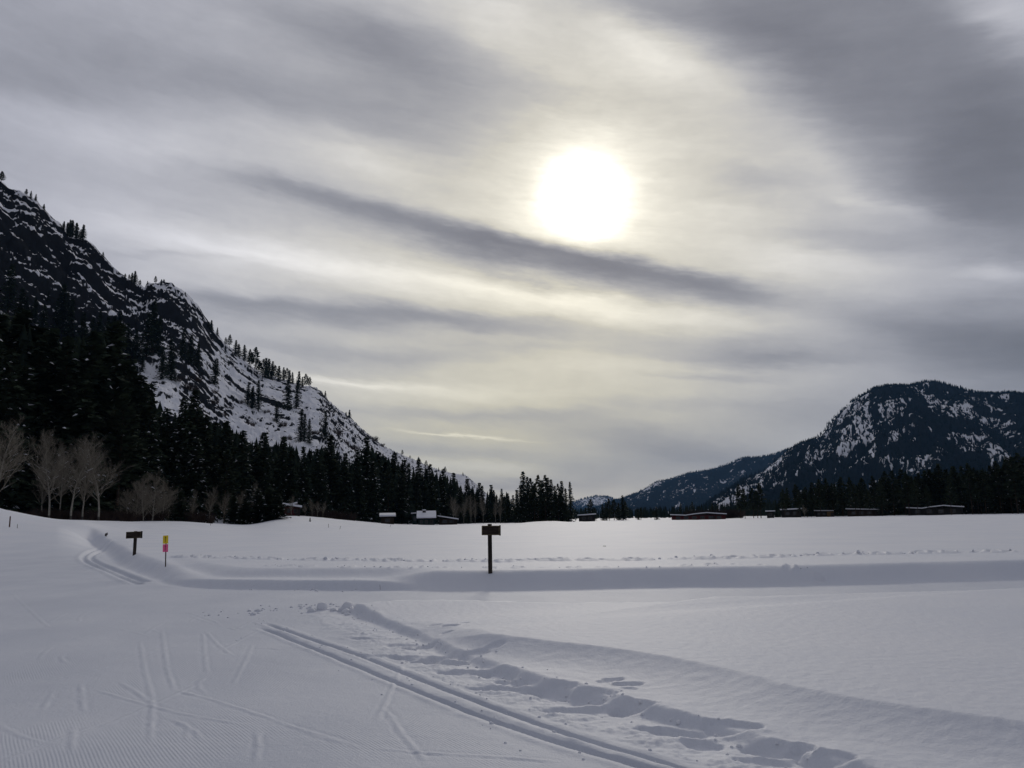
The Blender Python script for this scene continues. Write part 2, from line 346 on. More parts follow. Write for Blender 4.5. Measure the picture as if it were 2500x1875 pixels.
def ground_z(x, y):
    x = np.asarray(x, float); y = np.asarray(y, float); shp = x.shape; x = x.ravel(); y = y.ravel()
    r = np.hypot(x, y)
    z = ground_far(x, y)
    rough = np.clip(r / 60, .25, 3)
    z = z + .04 * rough * fbm(x / 9, y / 9, 3, 1) * sst((r - 22) / 25) + .0028 * fbm(x / 2.8, y / 2.8, 3, 2) * (r < 90)
    # low mound and hollow near the far edge
    q = at_dist(1330, 1281, 205); z = z + .55 * np.exp(-((x - q[0]) / 7) ** 2 - ((y - q[1]) / 8) ** 2)
    cord = np.zeros_like(z)
    near = np.nonzero(r < 75)[0]
    X, Y = x[near], y[near]; rr = r[near]; field = z[near]
    wob = .045 * fbm(X / .9, Y / .9, 4, 9)
    d, _, _ = polyline_dist(X, Y, TOE); ins = inside(X, Y, FIELD); s = np.where(ins, d, -d) + wob
    azn = np.degrees(np.arctan2(X, Y))
    two = sst((azn + 24) / 4) * sst((-azn - 5) / 5)               # where the bank has a cut with a shelf above it
    lft = sst((-azn - 26.6) / 1.3)                                # trail edge fades out on the far left
    lowc = .05 * fbm(X / 2.5, Y / 2.5, 2, 31)
    hcut = sst((s - .02) / .95)
    hshelf = .5 * sst(s / .30) + .5 * sst((s - .9 + lowc * 4) / 1.0)
    prof = hcut * (1 - two) + hshelf * two
    prof = prof * (1 - lft) + lft * (sst(s / 6))
    lvl = np.where(ins, field, field)
    trail = .012 * fbm(X / 1.6, Y / 1.6, 3, 4) + field * sst((-azn - 26.4) / 3.0) * sst((rr - 22) / 12)
    zz = trail + (lvl - trail) * prof
    # slab between the two trails
    far = np.array(SLAB_FAR)
    ds, arc, _ = polyline_dist(X, Y, SLAB_TOE); inS = inside(X, Y, SLAB)
    df, _, _ = polyline_dist(X, Y, SLAB_FAR)
    sS = np.where(inS, np.minimum(ds, df * 1.2), -np.minimum(ds, df)) + wob * .8
    dt, arcT, _ = polyline_dist(X, Y, TIER); inT = inside(X, Y, TIER_P); sT = np.where(inT, dt, -dt) + .68 + .03 * fbm(X / 3.2, Y / 3.2, 2, 14)
    crack = 1 - .35 * np.exp(-((arc - 4.6) / .5) ** 2)
    lip = .085 + .10 * np.exp(-((arc - .6) / 1.4) ** 2) + .02 * fbm(X / .6, Y / .6, 2, 17) * np.exp(-(ds / .35) ** 2)
    tb = np.clip(sT / .68, 0, 1); slab = lip * crack * sst(sS / .15) + .155 * sst((arcT - 1.0) / 4.0) * (tb ** 1.9 * (1 - sst((tb - .86) / .14) * .12) + sst((tb - .86) / .14) * .12) * sst(df / 1.5 + .4) * (sS > 0) * sst(sS / .6)
    slab += .0016 * fbm(X / .5, Y / .5, 3, 19) * (sS > .2)
    zz = np.where(sS > 0, np.maximum(zz, slab), zz)
    # churned strip beside the slab
    strip = sst(1 - np.abs(-sS - .45) / .75) * (sS < .15)
    g1, a1, l1 = polyline_dist(X, Y, G1); g2, a2, l2 = polyline_dist(X, Y, G2)
    strip = strip * sst((np.minimum(g1, g2) - .08) / .12)
    churn = fbm(X / .42, Y / .30, 4, 21, .6); 
    zz = zz + strip * (.013 * churn + .015 * np.abs(fbm(X / .10, Y / .09, 4, 23, .6)) * sst(churn * 1.5 + .5) - .006)
    for (px, py, a, b, dp, an) in PITS:
        base_a = math.radians(an - 10); ca, sa = math.cos(base_a), math.sin(base_a)
        mk = (np.abs(X - px) < 1.2) & (np.abs(Y - py) < 1.2)
        u_ = ((X[mk] - px) * ca + (Y[mk] - py) * sa) / a; v_ = (-(X[mk] - px) * sa + (Y[mk] - py) * ca) / (b * 1.25)
        q = np.sqrt(u_ * u_ + v_ * v_) + .17 * fbm(X[mk] / .15, Y[mk] / .13, 4, 25, .6)
        dp = dp * .40; b = b * .8; zz[mk] += -dp * (1 - sst((q - .70) / .32)) + dp * .16 * np.exp(-((q - 1.2) / .25) ** 2) * (1 + .5 * fbm(X[mk] / .09, Y[mk] / .09, 3, 27))
    # classic ski tracks
    tr = np.zeros_like(zz)
    for g, a, L, dep in ((g1, a1, l1, .055), (g2, a2, l2, .06)):
        end = sst((a - .05) / .8)
        tr = np.maximum(tr, (dep - .006) * end * (1 - sst((g - .020) / .022)))
        zz = zz + end * .010 * np.exp(-((g - .10) / .045) ** 2) * (1 + .6 * fbm(X / .3, Y / .3, 2, 33))
    zz -= tr
    tl = np.zeros_like(zz)
    for G in (G3, G4):
        g, a, L = polyline_dist(X, Y, G); end = sst(a / 5) * sst((L - a) / .9)
        tl = np.maximum(tl, .085 * end * (1 - sst((g - .07) / .08)))
        zz += end * .025 * np.exp(-((g - .24) / .1) ** 2)
    zz -= tl
    # old skate marks
    mkm = np.zeros_like(zz)
    for Lm in MARKS:
        lx = [q[0] for q in Lm]; ly = [q[1] for q in Lm]
        w = np.nonzero((X > min(lx) - .5) & (X < max(lx) + .5) & (Y > min(ly) - .5) & (Y < max(ly) + .5))[0]
        if len(w) == 0: continue
        Xw, Yw = X[w], Y[w]
        g, a, L = polyline_dist(Xw, Yw, Lm); e = sst(a / .5) * sst((L - a) / .4); g = g + .012 * fbm(Xw / .2, Yw / .2, 2, 41)
        zz[w] += e * (.0046 * np.exp(-(g / .019) ** 2) - .0025 * np.exp(-((g - .045) / .016) ** 2)) * (1 + .8 * fbm(Xw / .25, Yw / .25, 2, 43))
        mkm[w] = np.maximum(mkm[w], e * np.exp(-(g / .06) ** 2))
    # trails of footprints across the field
    for Ls, wd, dp, sd_ in ((STEPS, .16, .075, .42), (STEPS2, .10, .04, .7)):
        g, a, L = polyline_dist(X, Y, Ls); ph = a / sd_; cell = np.floor(ph); hsh = _perm[(cell.astype(np.int64) * 7919) & 65535] / 65536
        off = (hsh - .5) * .5; q = np.hypot((ph - cell - .5) * sd_, g - off * .4) / wd
        on = (hsh > .18)
        zz += on * (-dp * (1 - sst((q - .4) / .6)) + dp * .75 * np.exp(-((q - 1.35) / .4) ** 2) * (.6 + hsh)) * (ins)
    flat = (1 - sst((s + .2) / .2)) * (sS < -.55)
    cord_n = flat * (1 - mkm) * (1 - sst((rr - 6.8) / 8)) * sst((fbm(X / 1.1, Y / 1.9, 4, 51) + .25) / .7) * sst((np.minimum(g1, g2) - .25) / .3)
    zz += .004 * fbm(X / .12, Y / .12, 3, 61) * (1 - .6 * flat)
    z[near] = zz; cord[near] = cord_n
    global PACK
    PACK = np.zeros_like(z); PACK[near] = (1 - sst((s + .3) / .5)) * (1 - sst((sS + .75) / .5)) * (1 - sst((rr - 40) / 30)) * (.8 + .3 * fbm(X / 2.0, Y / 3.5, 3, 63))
    return z.reshape(shp), cord.reshape(shp)

def polar_ground():
    r0_ = 4.6 * 1.0031 ** np.arange(0, int(math.log(14 / 4.6) / math.log(1.0031)) + 1); r1 = np.concatenate((r0_, r0_[-1] * 1.0062 ** np.arange(1, int(math.log(75 / 14) / math.log(1.0062)) + 1)))
    r2 = r1[-1] * 1.035 ** np.arange(1, int(math.log(14000 / r1[-1]) / math.log(1.035)) + 2)
    rs = np.concatenate(([.4, 1.0, 1.6, 2.2, 2.8, 3.3, 3.8, 4.2, 4.4, 4.5, 4.55], r1, r2))
    a = np.concatenate((np.arange(-180, -46, 5.0), np.arange(-46, -37, .6), np.arange(-37, 38, .105), np.arange(38, 47, .6), np.arange(47, 180, 5.0)))
    A, RR = np.meshgrid(np.radians(a), rs, indexing='ij')
    x = RR * np.sin(A); y = RR * np.cos(A); z, cord = ground_z(x, y); pack = PACK.copy()
    na, nr = A.shape; V = np.stack((x, y, z), -1).reshape(-1, 3)
    i = np.arange(na)[:, None]; j = np.arange(nr - 1)[None, :]; i2 = (i + 1) % na
    F = np.stack((i * nr + j, i2 * nr + j, i2 * nr + j + 1, i * nr + j + 1), -1).reshape(-1, 4)[:, ::-1]
    c0 = len(V); V = np.vstack((V, [[0, 0, float(z[:, 0].mean())]]))
    me = np_mesh('snow_ground', V, F, 4, smooth=True)
    at = me.attributes.new('cord', 'FLOAT', 'POINT'); at.data.foreach_set('value', np.append(cord.ravel(), 0).astype(np.float32))
    at = me.attributes.new('packed', 'FLOAT', 'POINT'); at.data.foreach_set('value', np.append(pack, 0).astype(np.float32))
    return me
def gz(x, y): return float(ground_z(np.array([x]), np.array([y]))[0][0])

def ground_hit(u, v, d0=4.0, d1=260.0):
    ds = d0 * (d1 / d0) ** np.linspace(0, 1, 2500); d = ray(u, v); h = math.hypot(d[0], d[1])
    x, y, z = d[0] / h * ds, d[1] / h * ds, EYE[2] + d[2] / h * ds
    below = np.nonzero(z < ground_z(x, y)[0])[0]; k = below[0] if len(below) else len(ds) - 1
    return np.array((x[k], y[k], float(ground_z(x[k:k + 1], y[k:k + 1])[0][0])))

M_snow = bpy.data.materials.new('snow'); M_snow.use_nodes = True
t = M_snow.node_tree; b = t.nodes['Principled BSDF']; b.inputs['Roughness'].default_value = .65; b.inputs['Specular IOR Level'].default_value = .25
tc = t.nodes.new('ShaderNodeTexCoord')
n1 = t.nodes.new('ShaderNodeTexNoise'); n1.inputs['Scale'].default_value = .35; n1.inputs['Detail'].default_value = 5; t.links.new(tc.outputs['Object'], n1.inputs['Vector'])
cr_ = t.nodes.new('ShaderNodeValToRGB'); cr_.color_ramp.elements[0].color = (.735, .76, .82, 1); cr_.color_ramp.elements[1].color = (.79, .805, .85, 1)
cr_.color_ramp.elements[0].position = .35; cr_.color_ramp.elements[1].position = .65
t.links.new(n1.outputs['Fac'], cr_.inputs[0])
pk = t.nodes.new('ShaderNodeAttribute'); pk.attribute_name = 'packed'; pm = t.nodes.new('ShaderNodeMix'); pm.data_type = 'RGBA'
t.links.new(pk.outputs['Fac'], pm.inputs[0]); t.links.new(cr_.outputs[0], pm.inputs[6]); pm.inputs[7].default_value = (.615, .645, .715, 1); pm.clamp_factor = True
t.links.new(pm.outputs[2], b.inputs['Base Color'])
n2 = t.nodes.new('ShaderNodeTexNoise'); n2.inputs['Scale'].default_value = 34; n2.inputs['Detail'].default_value = 5; n2.inputs['Roughness'].default_value = .65; t.links.new(tc.outputs['Object'], n2.inputs['Vector'])
sp = t.nodes.new('ShaderNodeSeparateXYZ'); t.links.new(tc.outputs['Object'], sp.inputs[0])
def mth(op, a, b_=None, tree=t):
    n = tree.nodes.new('ShaderNodeMath'); n.operation = op
    for k, x in enumerate((a, b_)):
        if x is None: continue
        if hasattr(x, 'links'): tree.links.new(x, n.inputs[k])
        else: n.inputs[k].default_value = x
    return n.outputs[0]
CA = R(-33.5)                                   # direction in which the groomer went
qx = mth('ADD', mth('MULTIPLY', sp.outputs[0], math.cos(CA)), mth('MULTIPLY', sp.outputs[1], -math.sin(CA)))
n3 = t.nodes.new('ShaderNodeTexNoise'); n3.inputs['Scale'].default_value = 1.2; n3.inputs['Detail'].default_value = 3; t.links.new(tc.outputs['Object'], n3.inputs['Vector'])
ph = mth('ADD', mth('MULTIPLY', qx, 2 * math.pi / .026), mth('MULTIPLY', n3.outputs['Fac'], 5.0))
wv = mth('SINE', ph)
atn = t.nodes.new('ShaderNodeAttribute'); atn.attribute_name = 'cord'
n4 = t.nodes.new('ShaderNodeTexNoise'); n4.inputs['Scale'].default_value = 130; n4.inputs['Detail'].default_value = 3; t.links.new(tc.outputs['Object'], n4.inputs['Vector'])
hgt = mth('ADD', mth('MULTIPLY', n4.outputs['Fac'], .0022), mth('ADD', mth('MULTIPLY', mth('MULTIPLY', wv, atn.outputs['Fac']), .0013), mth('MULTIPLY', n2.outputs['Fac'], .008)))
bp = t.nodes.new('ShaderNodeBump'); bp.inputs['Strength'].default_value = .8; bp.inputs['Distance'].default_value = 1.0
t.links.new(hgt, bp.inputs['Height']); t.links.new(bp.outputs[0], b.inputs['Normal'])

gme = polar_ground(); gme.materials.append(M_snow)
tag(link('snow_ground', gme), 'wide snow field with groomed ski trails and set tracks', kind='structure')

# ------------------------------------------------------------------ mountains
def mountain_mat(name, rock1, rock2, snow=SNOWC, scale=.12):
    M = bpy.data.materials.new(name); M.use_nodes = True; t = M.node_tree; b = t.nodes['Principled BSDF']
    b.inputs['Roughness'].default_value = .95; b.inputs['Specular IOR Level'].default_value = 0.0
    tc = t.nodes.new('ShaderNodeTexCoord')
    n = t.nodes.new('ShaderNodeTexNoise'); n.inputs['Scale'].default_value = scale; n.inputs['Detail'].default_value = 6; n.inputs['Roughness'].default_value = .65
    t.links.new(tc.outputs['Object'], n.inputs['Vector'])
    a = t.nodes.new('ShaderNodeAttribute'); a.attribute_name = 'snow'
    f = mth('ADD', a.outputs['Fac'], mth('MULTIPLY', mth('SUBTRACT', n.outputs['Fac'], .5), .9, t), t) if False else None
    m1 = t.nodes.new('ShaderNodeMath'); m1.operation = 'MULTIPLY_ADD'; t.links.new(n.outputs['Fac'], m1.inputs[0]); m1.inputs[1].default_value = .7; m1.inputs[2].default_value = -.35
    m2 = t.nodes.new('ShaderNodeMath'); m2.operation = 'ADD'; t.links.new(m1.outputs[0], m2.inputs[0]); t.links.new(a.outputs['Fac'], m2.inputs[1])
    r = t.nodes.new('ShaderNodeMapRange'); r.inputs[1].default_value = .44; r.inputs[2].default_value = .56; t.links.new(m2.outputs[0], r.inputs[0])
    n2 = t.nodes.new('ShaderNodeTexNoise'); n2.inputs['Scale'].default_value = scale * .35; n2.inputs['Detail'].default_value = 5; t.links.new(tc.outputs['Object'], n2.inputs['Vector'])
    rk = t.nodes.new('ShaderNodeMix'); rk.data_type = 'RGBA'; rk.inputs[6].default_value = (*rock1, 1); rk.inputs[7].default_value = (*rock2, 1); t.links.new(n2.outputs['Fac'], rk.inputs[0])
    mx = t.nodes.new('ShaderNodeMix'); mx.data_type = 'RGBA'; t.links.new(r.outputs[0], mx.inputs[0]); t.links.new(rk.outputs[2], mx.inputs[6]); mx.inputs[7].default_value = (*snow, 1)
    t.links.new(mx.outputs[2], b.inputs['Base Color'])
    bp = t.nodes.new('ShaderNodeBump'); bp.inputs['Strength'].default_value = .7; bp.inputs['Distance'].default_value = .8 / (scale * 8)
    t.links.new(n.outputs['Fac'], bp.inputs['Height']); t.links.new(bp.outputs[0], b.inputs['Normal'])
    return M
def ridge_arrays(pts, dist):
    """pts: ridge in photo pixels, dist: list of (u, distance)"""
    du = [d[0] for d in dist]; dd = [d[1] for d in dist]
    az, z, D = [], [], []
    for u, v in pts:
        d = float(np.interp(u, du, dd)); p = at_dist(u, v, d); az.append(math.degrees(math.atan2(p[0], p[1]))); z.append(p[2]); D.append(d)
    return np.array(az), np.array(z), np.array(D)
def grid_faces(na, nt_):
    i = np.arange(na - 1)[:, None]; j = np.arange(nt_ - 1)[None, :]
    return np.stack((i * nt_ + j, (i + 1) * nt_ + j, (i + 1) * nt_ + j + 1, i * nt_ + j + 1), -1).reshape(-1, 4)
def normals_z(P):
    a = np.gradient(P, axis=0); b_ = np.gradient(P, axis=1); n = np.cross(a, b_); l = np.linalg.norm(n, axis=-1) + 1e-9
    return np.abs(n[..., 2]) / l

# --- rocky mountain on the left
RIDGE = [(-2600,60),(-1500,90),(-900,160),(-400,250),(-150,350),(-60,395),(0,439),(21,457),(60,472),(90,490),(120,524),(148,548),(169,578),(211,584),(226,596),(250,623),(277,650),(301,671),(331,692),(353,701),(360,692),(370,690),(395,690),
 (419,695),(452,716),(482,747),(506,783),(518,804),(542,831),(573,861),(603,886),(630,906),(680,924),(745,944),(757,941),(781,952),(805,980),(826,998),(856,1019),(886,1049),(916,1073),(940,1091),(977,1108),(1016,1124),
 (1052,1140),(1112,1157),(1136,1159),(1152,1172),(1167,1186),(1190,1206),(1215,1232),(1245,1262)]
ra, rz_, rd = ridge_arrays(RIDGE, [(-2600,520),(-600,640),(0,760),(300,800),(600,900),(780,1000),(1000,1500),(1120,2100),(1245,2600)])
az = np.concatenate((np.arange(-72, -34, .35), np.arange(-34, ra[-1], .052)))
ts = np.concatenate((np.linspace(0, 1, 330), 1 + np.array([.012, .03, .06, .12, .22, .4])))
AZG, TG = np.meshgrid(az, ts, indexing='ij')
zr = np.interp(AZG, ra, rz_); dr = np.interp(AZG, ra, rd)
eD = np.interp(AZG, EA, ED); eZ = np.interp(AZG, EA, EZ)
d0 = eD + 16 + sst((AZG + 14) / 14) * 60
z0 = eZ - 2.0
tt = np.clip(TG, 0, 1)
prof = .62 * tt ** 1.25 + .38 * sst((tt - .35) / .6)
prof = prof + (tt - prof) * sst((AZG + 20) / 8) * .7
Dm = d0 + (dr - d0) * TG
Zm = z0 + (zr - z0) * np.where(TG <= 1, prof, 1 - (TG - 1) * 1.1)
s_ = np.interp(AZG, az, np.cumsum(np.concatenate(([0], np.hypot(np.diff(np.interp(az, ra, rd) * np.sin(np.radians(az))), np.diff(np.interp(az, ra, rd) * np.cos(np.radians(az)))))))) 
hgt_m = tt * np.hypot(dr - d0, zr - z0)
edge = np.minimum(sst((1.0 - TG) / .06) * .8 + .2, 1) * sst(TG / .04) * (TG <= 1.001)
cliff = np.maximum(sst((tt - .36) / .18) * (1 - sst((AZG + 27.5) / 4.5)), np.maximum(sst((tt - .74) / .12) * (1 - sst((AZG + 19.5) / 5)), sst((tt - .56) / .14) * (1 - sst((AZG + 23.2) / 2.5))))                   # rock face under the upper ridge
crag = np.maximum(cliff, .42)
far_f = np.clip(Dm / 700, .5, 2.2)
wx = 14 * fbm(s_ / 70, hgt_m / 70, 3, 71)
d1 = fbm((s_ + wx) / 120, (hgt_m + wx * .6) / 27, 4, 73, .55)
d2 = 1 - 2 * np.abs(fbm((s_ + wx) / 46, (hgt_m + wx * .3) / 11, 4, 77, .55))
d3 = fbm(s_ / 9, hgt_m / 5, 3, 79, .6)
disp = crag * edge * (7.5 * d1 + 3.4 * d2 + 1.5 * d3)
Zm = Zm + disp; Dm = Dm - .55 * disp
Zm = np.where(TG < .995, np.minimum(Zm, EYE[2] + Dm * (zr - EYE[2]) / dr - .8), Zm)
# nubbly skyline
Zm = Zm + (TG > .93) * (TG < 1.05) * (1.2 * fbm(s_ / 9, s_ * 0, 3, 83)) * far_f
P = np.stack((Dm * np.sin(np.radians(AZG)), Dm * np.cos(np.radians(AZG)), Zm), -1)
nz = normals_z(P)
led = fbm((s_ + wx) / 27, (hgt_m + wx * .4) / 12, 5, 89, .62)
snow = (nz - .66) * 1.5 + .5 + .14 * fbm(s_ / 120, hgt_m / 60, 3, 87) + .36 * led + .34 * fbm((s_ + wx * 2) / 105, (hgt_m + wx) / 42, 3, 99)
snow = snow + cliff * .19 + (1 - cliff) * .13 - (1 - cliff) * .30 * sst((fbm(s_ / 8, hgt_m / 7, 3, 95, .6) - .22) / .35) * sst(.6 + fbm(s_ / 60, hgt_m / 40, 2, 97)) + sst((AZG + 21) / 6) * .06 - .30 * sst((.62 - np.abs(tt - .62)) / .3 - 1.2) * cliff
snow = snow + .34 * (d2 < .0) * (1 - cliff) * 0
rocky_r = sst((tt - .72) / .12) * sst((AZG + 20) / 5)
snow = snow - rocky_r * .10
me = np_mesh('mountain', P.reshape(-1, 3), grid_faces(*AZG.shape)[:, ::-1], 4, mountain_mat('rock_and_snow', (.012, .013, .016), (.029, .031, .035), scale=.20), smooth=True)
at = me.attributes.new('snow', 'FLOAT', 'POINT'); at.data.foreach_set('value', snow.ravel().astype(np.float32))
tag(link('mountain', me), 'steep rocky mountainside dusted with snow above the dark forest', kind='structure')
sub = P[::2, ::3]; BV = BVHTree.FromPolygons([tuple(q) for q in sub.reshape(-1, 3).tolist()], grid_faces(sub.shape[0], sub.shape[1]).tolist())
def terr(x, y):
    h = BV.ray_cast(Vector((x, y, 2000)), Vector((0, 0, -1)))
    g = float(ground_far(np.array([x]), np.array([y]))[0])
    return max(g, h[0].z) if h[0] is not None else g
def hit(u, v):
    d = ray(u, v); h = BV.ray_cast(Vector(EYE), Vector(d)); return h[0]

# --- wooded mountains on the far side of the valley
def far_mountain(pts, dist, base_d, a_step, nt_, mat_, seed, dens, snow_blobs, tree_h, ntree, name, label, flabel, amp=1.0):
    ra, rz_, rd = ridge_arrays(pts, dist)
    az = np.arange(ra[0], ra[-1], a_step); ts = np.concatenate((np.linspace(0, 1, nt_), [1.03, 1.1, 1.25, 1.5]))
    A, T = np.meshgrid(az, ts, indexing='ij'); tt = np.clip(T, 0, 1)
    zr = np.interp(A, ra, rz_); dr = np.interp(A, ra, rd); d0 = base_d + 0 * A
    D = d0 + (dr - d0) * T; s_ = np.radians(A) * dr; h = tt * (dr - d0)
    Z = -2 + (zr + 2) * np.where(T <= 1, .45 * tt + .55 * sst(tt ** 1.1), 1 - (T - 1) * .9)
    edge = (sst((1 - T) / .10) * .95 + .05) * sst(T / .05) * (T <= 1.001)
    w = 90 * fbm(s_ / 420, h / 500, 3, seed)
    n1 = 1 - 2 * np.abs(fbm((s_ + w) / 520, h / 1100, 4, seed + 3, .5)); n2 = fbm((s_ + w * .5) / 130, h / 190, 4, seed + 7, .55)
    Z = Z + edge * amp * (46 * n1 + 20 * n2 - 20)
    Z = np.where(T < .995, np.minimum(Z, EYE[2] + D * (zr - EYE[2]) / dr - 3), Z)
    P = np.stack((D * np.sin(np.radians(A)), D * np.cos(np.radians(A)), Z), -1)
    # clearings and slabs where snow shows through the forest
    rel = P - EYE; zc = rel @ _F; U_ = 1250 + FPX * (rel @ _R) / zc; V_ = 937.5 - FPX * (rel @ _U) / zc
    op = np.zeros_like(Z)
    jag = .8 * fbm((s_ - h * .25) / 42, (h + s_ * .2) / 110, 5, seed + 11, .68)
    for (u, v, a_, b_, an, k) in snow_blobs:
        th = R(an); p1 = ((U_ - u) * math.cos(th) + (V_ - v) * math.sin(th)) / a_; p2 = (-(U_ - u) * math.sin(th) + (V_ - v) * math.cos(th)) / b_
        op = np.maximum(op, k * sst(1.5 - np.sqrt(p1 * p1 + p2 * p2) + jag))
    op = np.maximum(op, .8 * sst((fbm((s_ - h * .5) / 70, (h + s_ * .3) / 260, 4, seed + 13, .6) - .30) / .35) * dens); op = np.maximum(op, (.55 + .5 * dens) * sst((fbm((s_ - h * .2) / 55, (h + s_ * .3) / 190, 5, seed + 19, .62) - .40) / .25))
    nzv = normals_z(P)
    snow = .66 - .35 * sst((.62 - nzv) / .2) * op - .40 * op * sst(fbm((s_ + h * .2) / 26, h / 40, 4, seed + 17, .65) * 1.6 + .1)
    snow = snow - (1 - op) * .5
    me = np_mesh(name, P.reshape(-1, 3), grid_faces(*A.shape)[:, ::-1], 4, mat_, smooth=True)
    at = me.attributes.new('snow', 'FLOAT', 'POINT'); at.data.foreach_set('value', snow.ravel().astype(np.float32))
    tag(link(name, me), label, kind='structure')
    # forest: thousands of tiny conifers, one mass
    i = rng.integers(0, A.shape[0], ntree * 3); j = rng.integers(0, nt_, ntree * 3)
    keep = rng.random(ntree * 3) > op[i, j] * .60
    i, j = i[keep][:ntree], j[keep][:ntree]; n = len(i)
    # plus a row along the skyline
    ir = rng.integers(0, A.shape[0], 500); i = np.concatenate((i, ir)); j = np.concatenate((j, np.full(500, nt_ - 2))); n = len(i)
    C = P[i, j] + rng.normal(0, 6, (n, 3)) * (1, 1, 0) - (0, 0, 2)
    H = tree_h * (.6 + .7 * rng.random(n)); Wd = H * (.13 + .07 * rng.random(n)); ph = rng.random(n) * 6.28
    ring = []
    for k in range(4):
        a_ = ph + k * math.pi / 2
        ring.append(C + np.stack((np.cos(a_) * Wd, np.sin(a_) * Wd, H * .12 + H * .1 * rng.random(n)), -1))
    top = C + np.stack((0 * H, 0 * H, H), -1)
    V = np.concatenate([r_[:, None] for r_ in ring] + [top[:, None]], 1).reshape(-1, 3); o = np.arange(n)[:, None] * 5
    F = np.concatenate([o + np.array([[k, (k + 1) % 4, 4]]) for k in range(4)], 0)
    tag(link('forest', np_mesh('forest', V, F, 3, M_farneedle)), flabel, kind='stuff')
M_far = mountain_mat('wooded_rock_and_snow', (.008, .012, .014), (.020, .023, .024), scale=.04)
far_mountain([(1385,1250),(1440,1244),(1527,1214),(1568,1198),(1604,1176),(1636,1170),(1681,1155),(1726,1148),(1771,1135),(1816,1117),(1853,1116),(1884,1110),(1907,1103),(1960,1085),(2060,1070),(2300,1060)],
 [(1385,7600),(2300,6200)], 4300, .045, 130, M_far, 101, .55,
 [(1596,1182,36,8,-32,1),(1720,1190,60,14,-12,.55),(1655,1200,40,10,-20,.6),(1800,1160,40,9,-30,.6),(1840,1215,60,20,-20,.5),(1560,1212,22,6,-25,.6)], 17, 9000, 'mountain',
 'long wooded ridge fading to blue beyond the valley', 'continuous conifer forest covering the long blue ridge', .8)
far_mountain([(1700,1258),(1735,1226),(1765,1205),(1816,1171),(1862,1151),(1893,1126),(1925,1097),(1975,1076),(2002,1069),(2020,1045),(2051,1008),(2088,977),(2133,950),(2169,942),(2219,943),(2259,932),(2291,934),
 (2336,947),(2381,959),(2427,962),(2467,959),(2500,963),(2600,975),(2800,960),(3100,900),(3500,930),(4000,1000),(4600,1100)],
 [(1700,3000),(2260,3900),(4600,4200)], 1700, .042, 230, M_far, 131, .62,
 [(1800,1210,72,26,-28,1),(1880,1140,75,13,-42,1),(2000,1110,36,20,-35,1),(2075,1000,70,20,-52,1),(2110,1050,40,62,20,1),(2065,1085,28,24,-40,1),(2165,1000,36,24,-20,.9),(2190,1060,40,12,-30,.8),(2230,1040,26,10,-25,.7),
  (2290,985,50,16,32,.95),(2370,1010,90,17,24,.9),(2440,1045,70,14,30,.8),(2360,1075,40,15,15,.85),(2420,1095,60,20,38,.8),(2240,1130,22,30,10,.8),(2160,1125,20,16,0,.7),(2280,1120,30,10,10,.6),(2410,985,60,8,22,.7),(1905,1180,40,14,-30,.7)],
 14, 27000, 'mountain', 'rounded wooded mountain with pale snow slabs on its steep face', 'dark conifer forest covering the rounded wooded mountain')
far_mountain([(1330,1262),(1404,1225),(1433,1217),(1455,1212),(1483,1214),(1503,1220),(1560,1240),(1600,1262)], [(1330,11000),(1600,11000)], 8600, .04, 50, M_far, 171, .2,
 [(1450,1222,46,14,0,1)], 30, 250, 'mountain', 'tiny white hill far down the valley', 'sparse trees on the tiny white hill', .4)

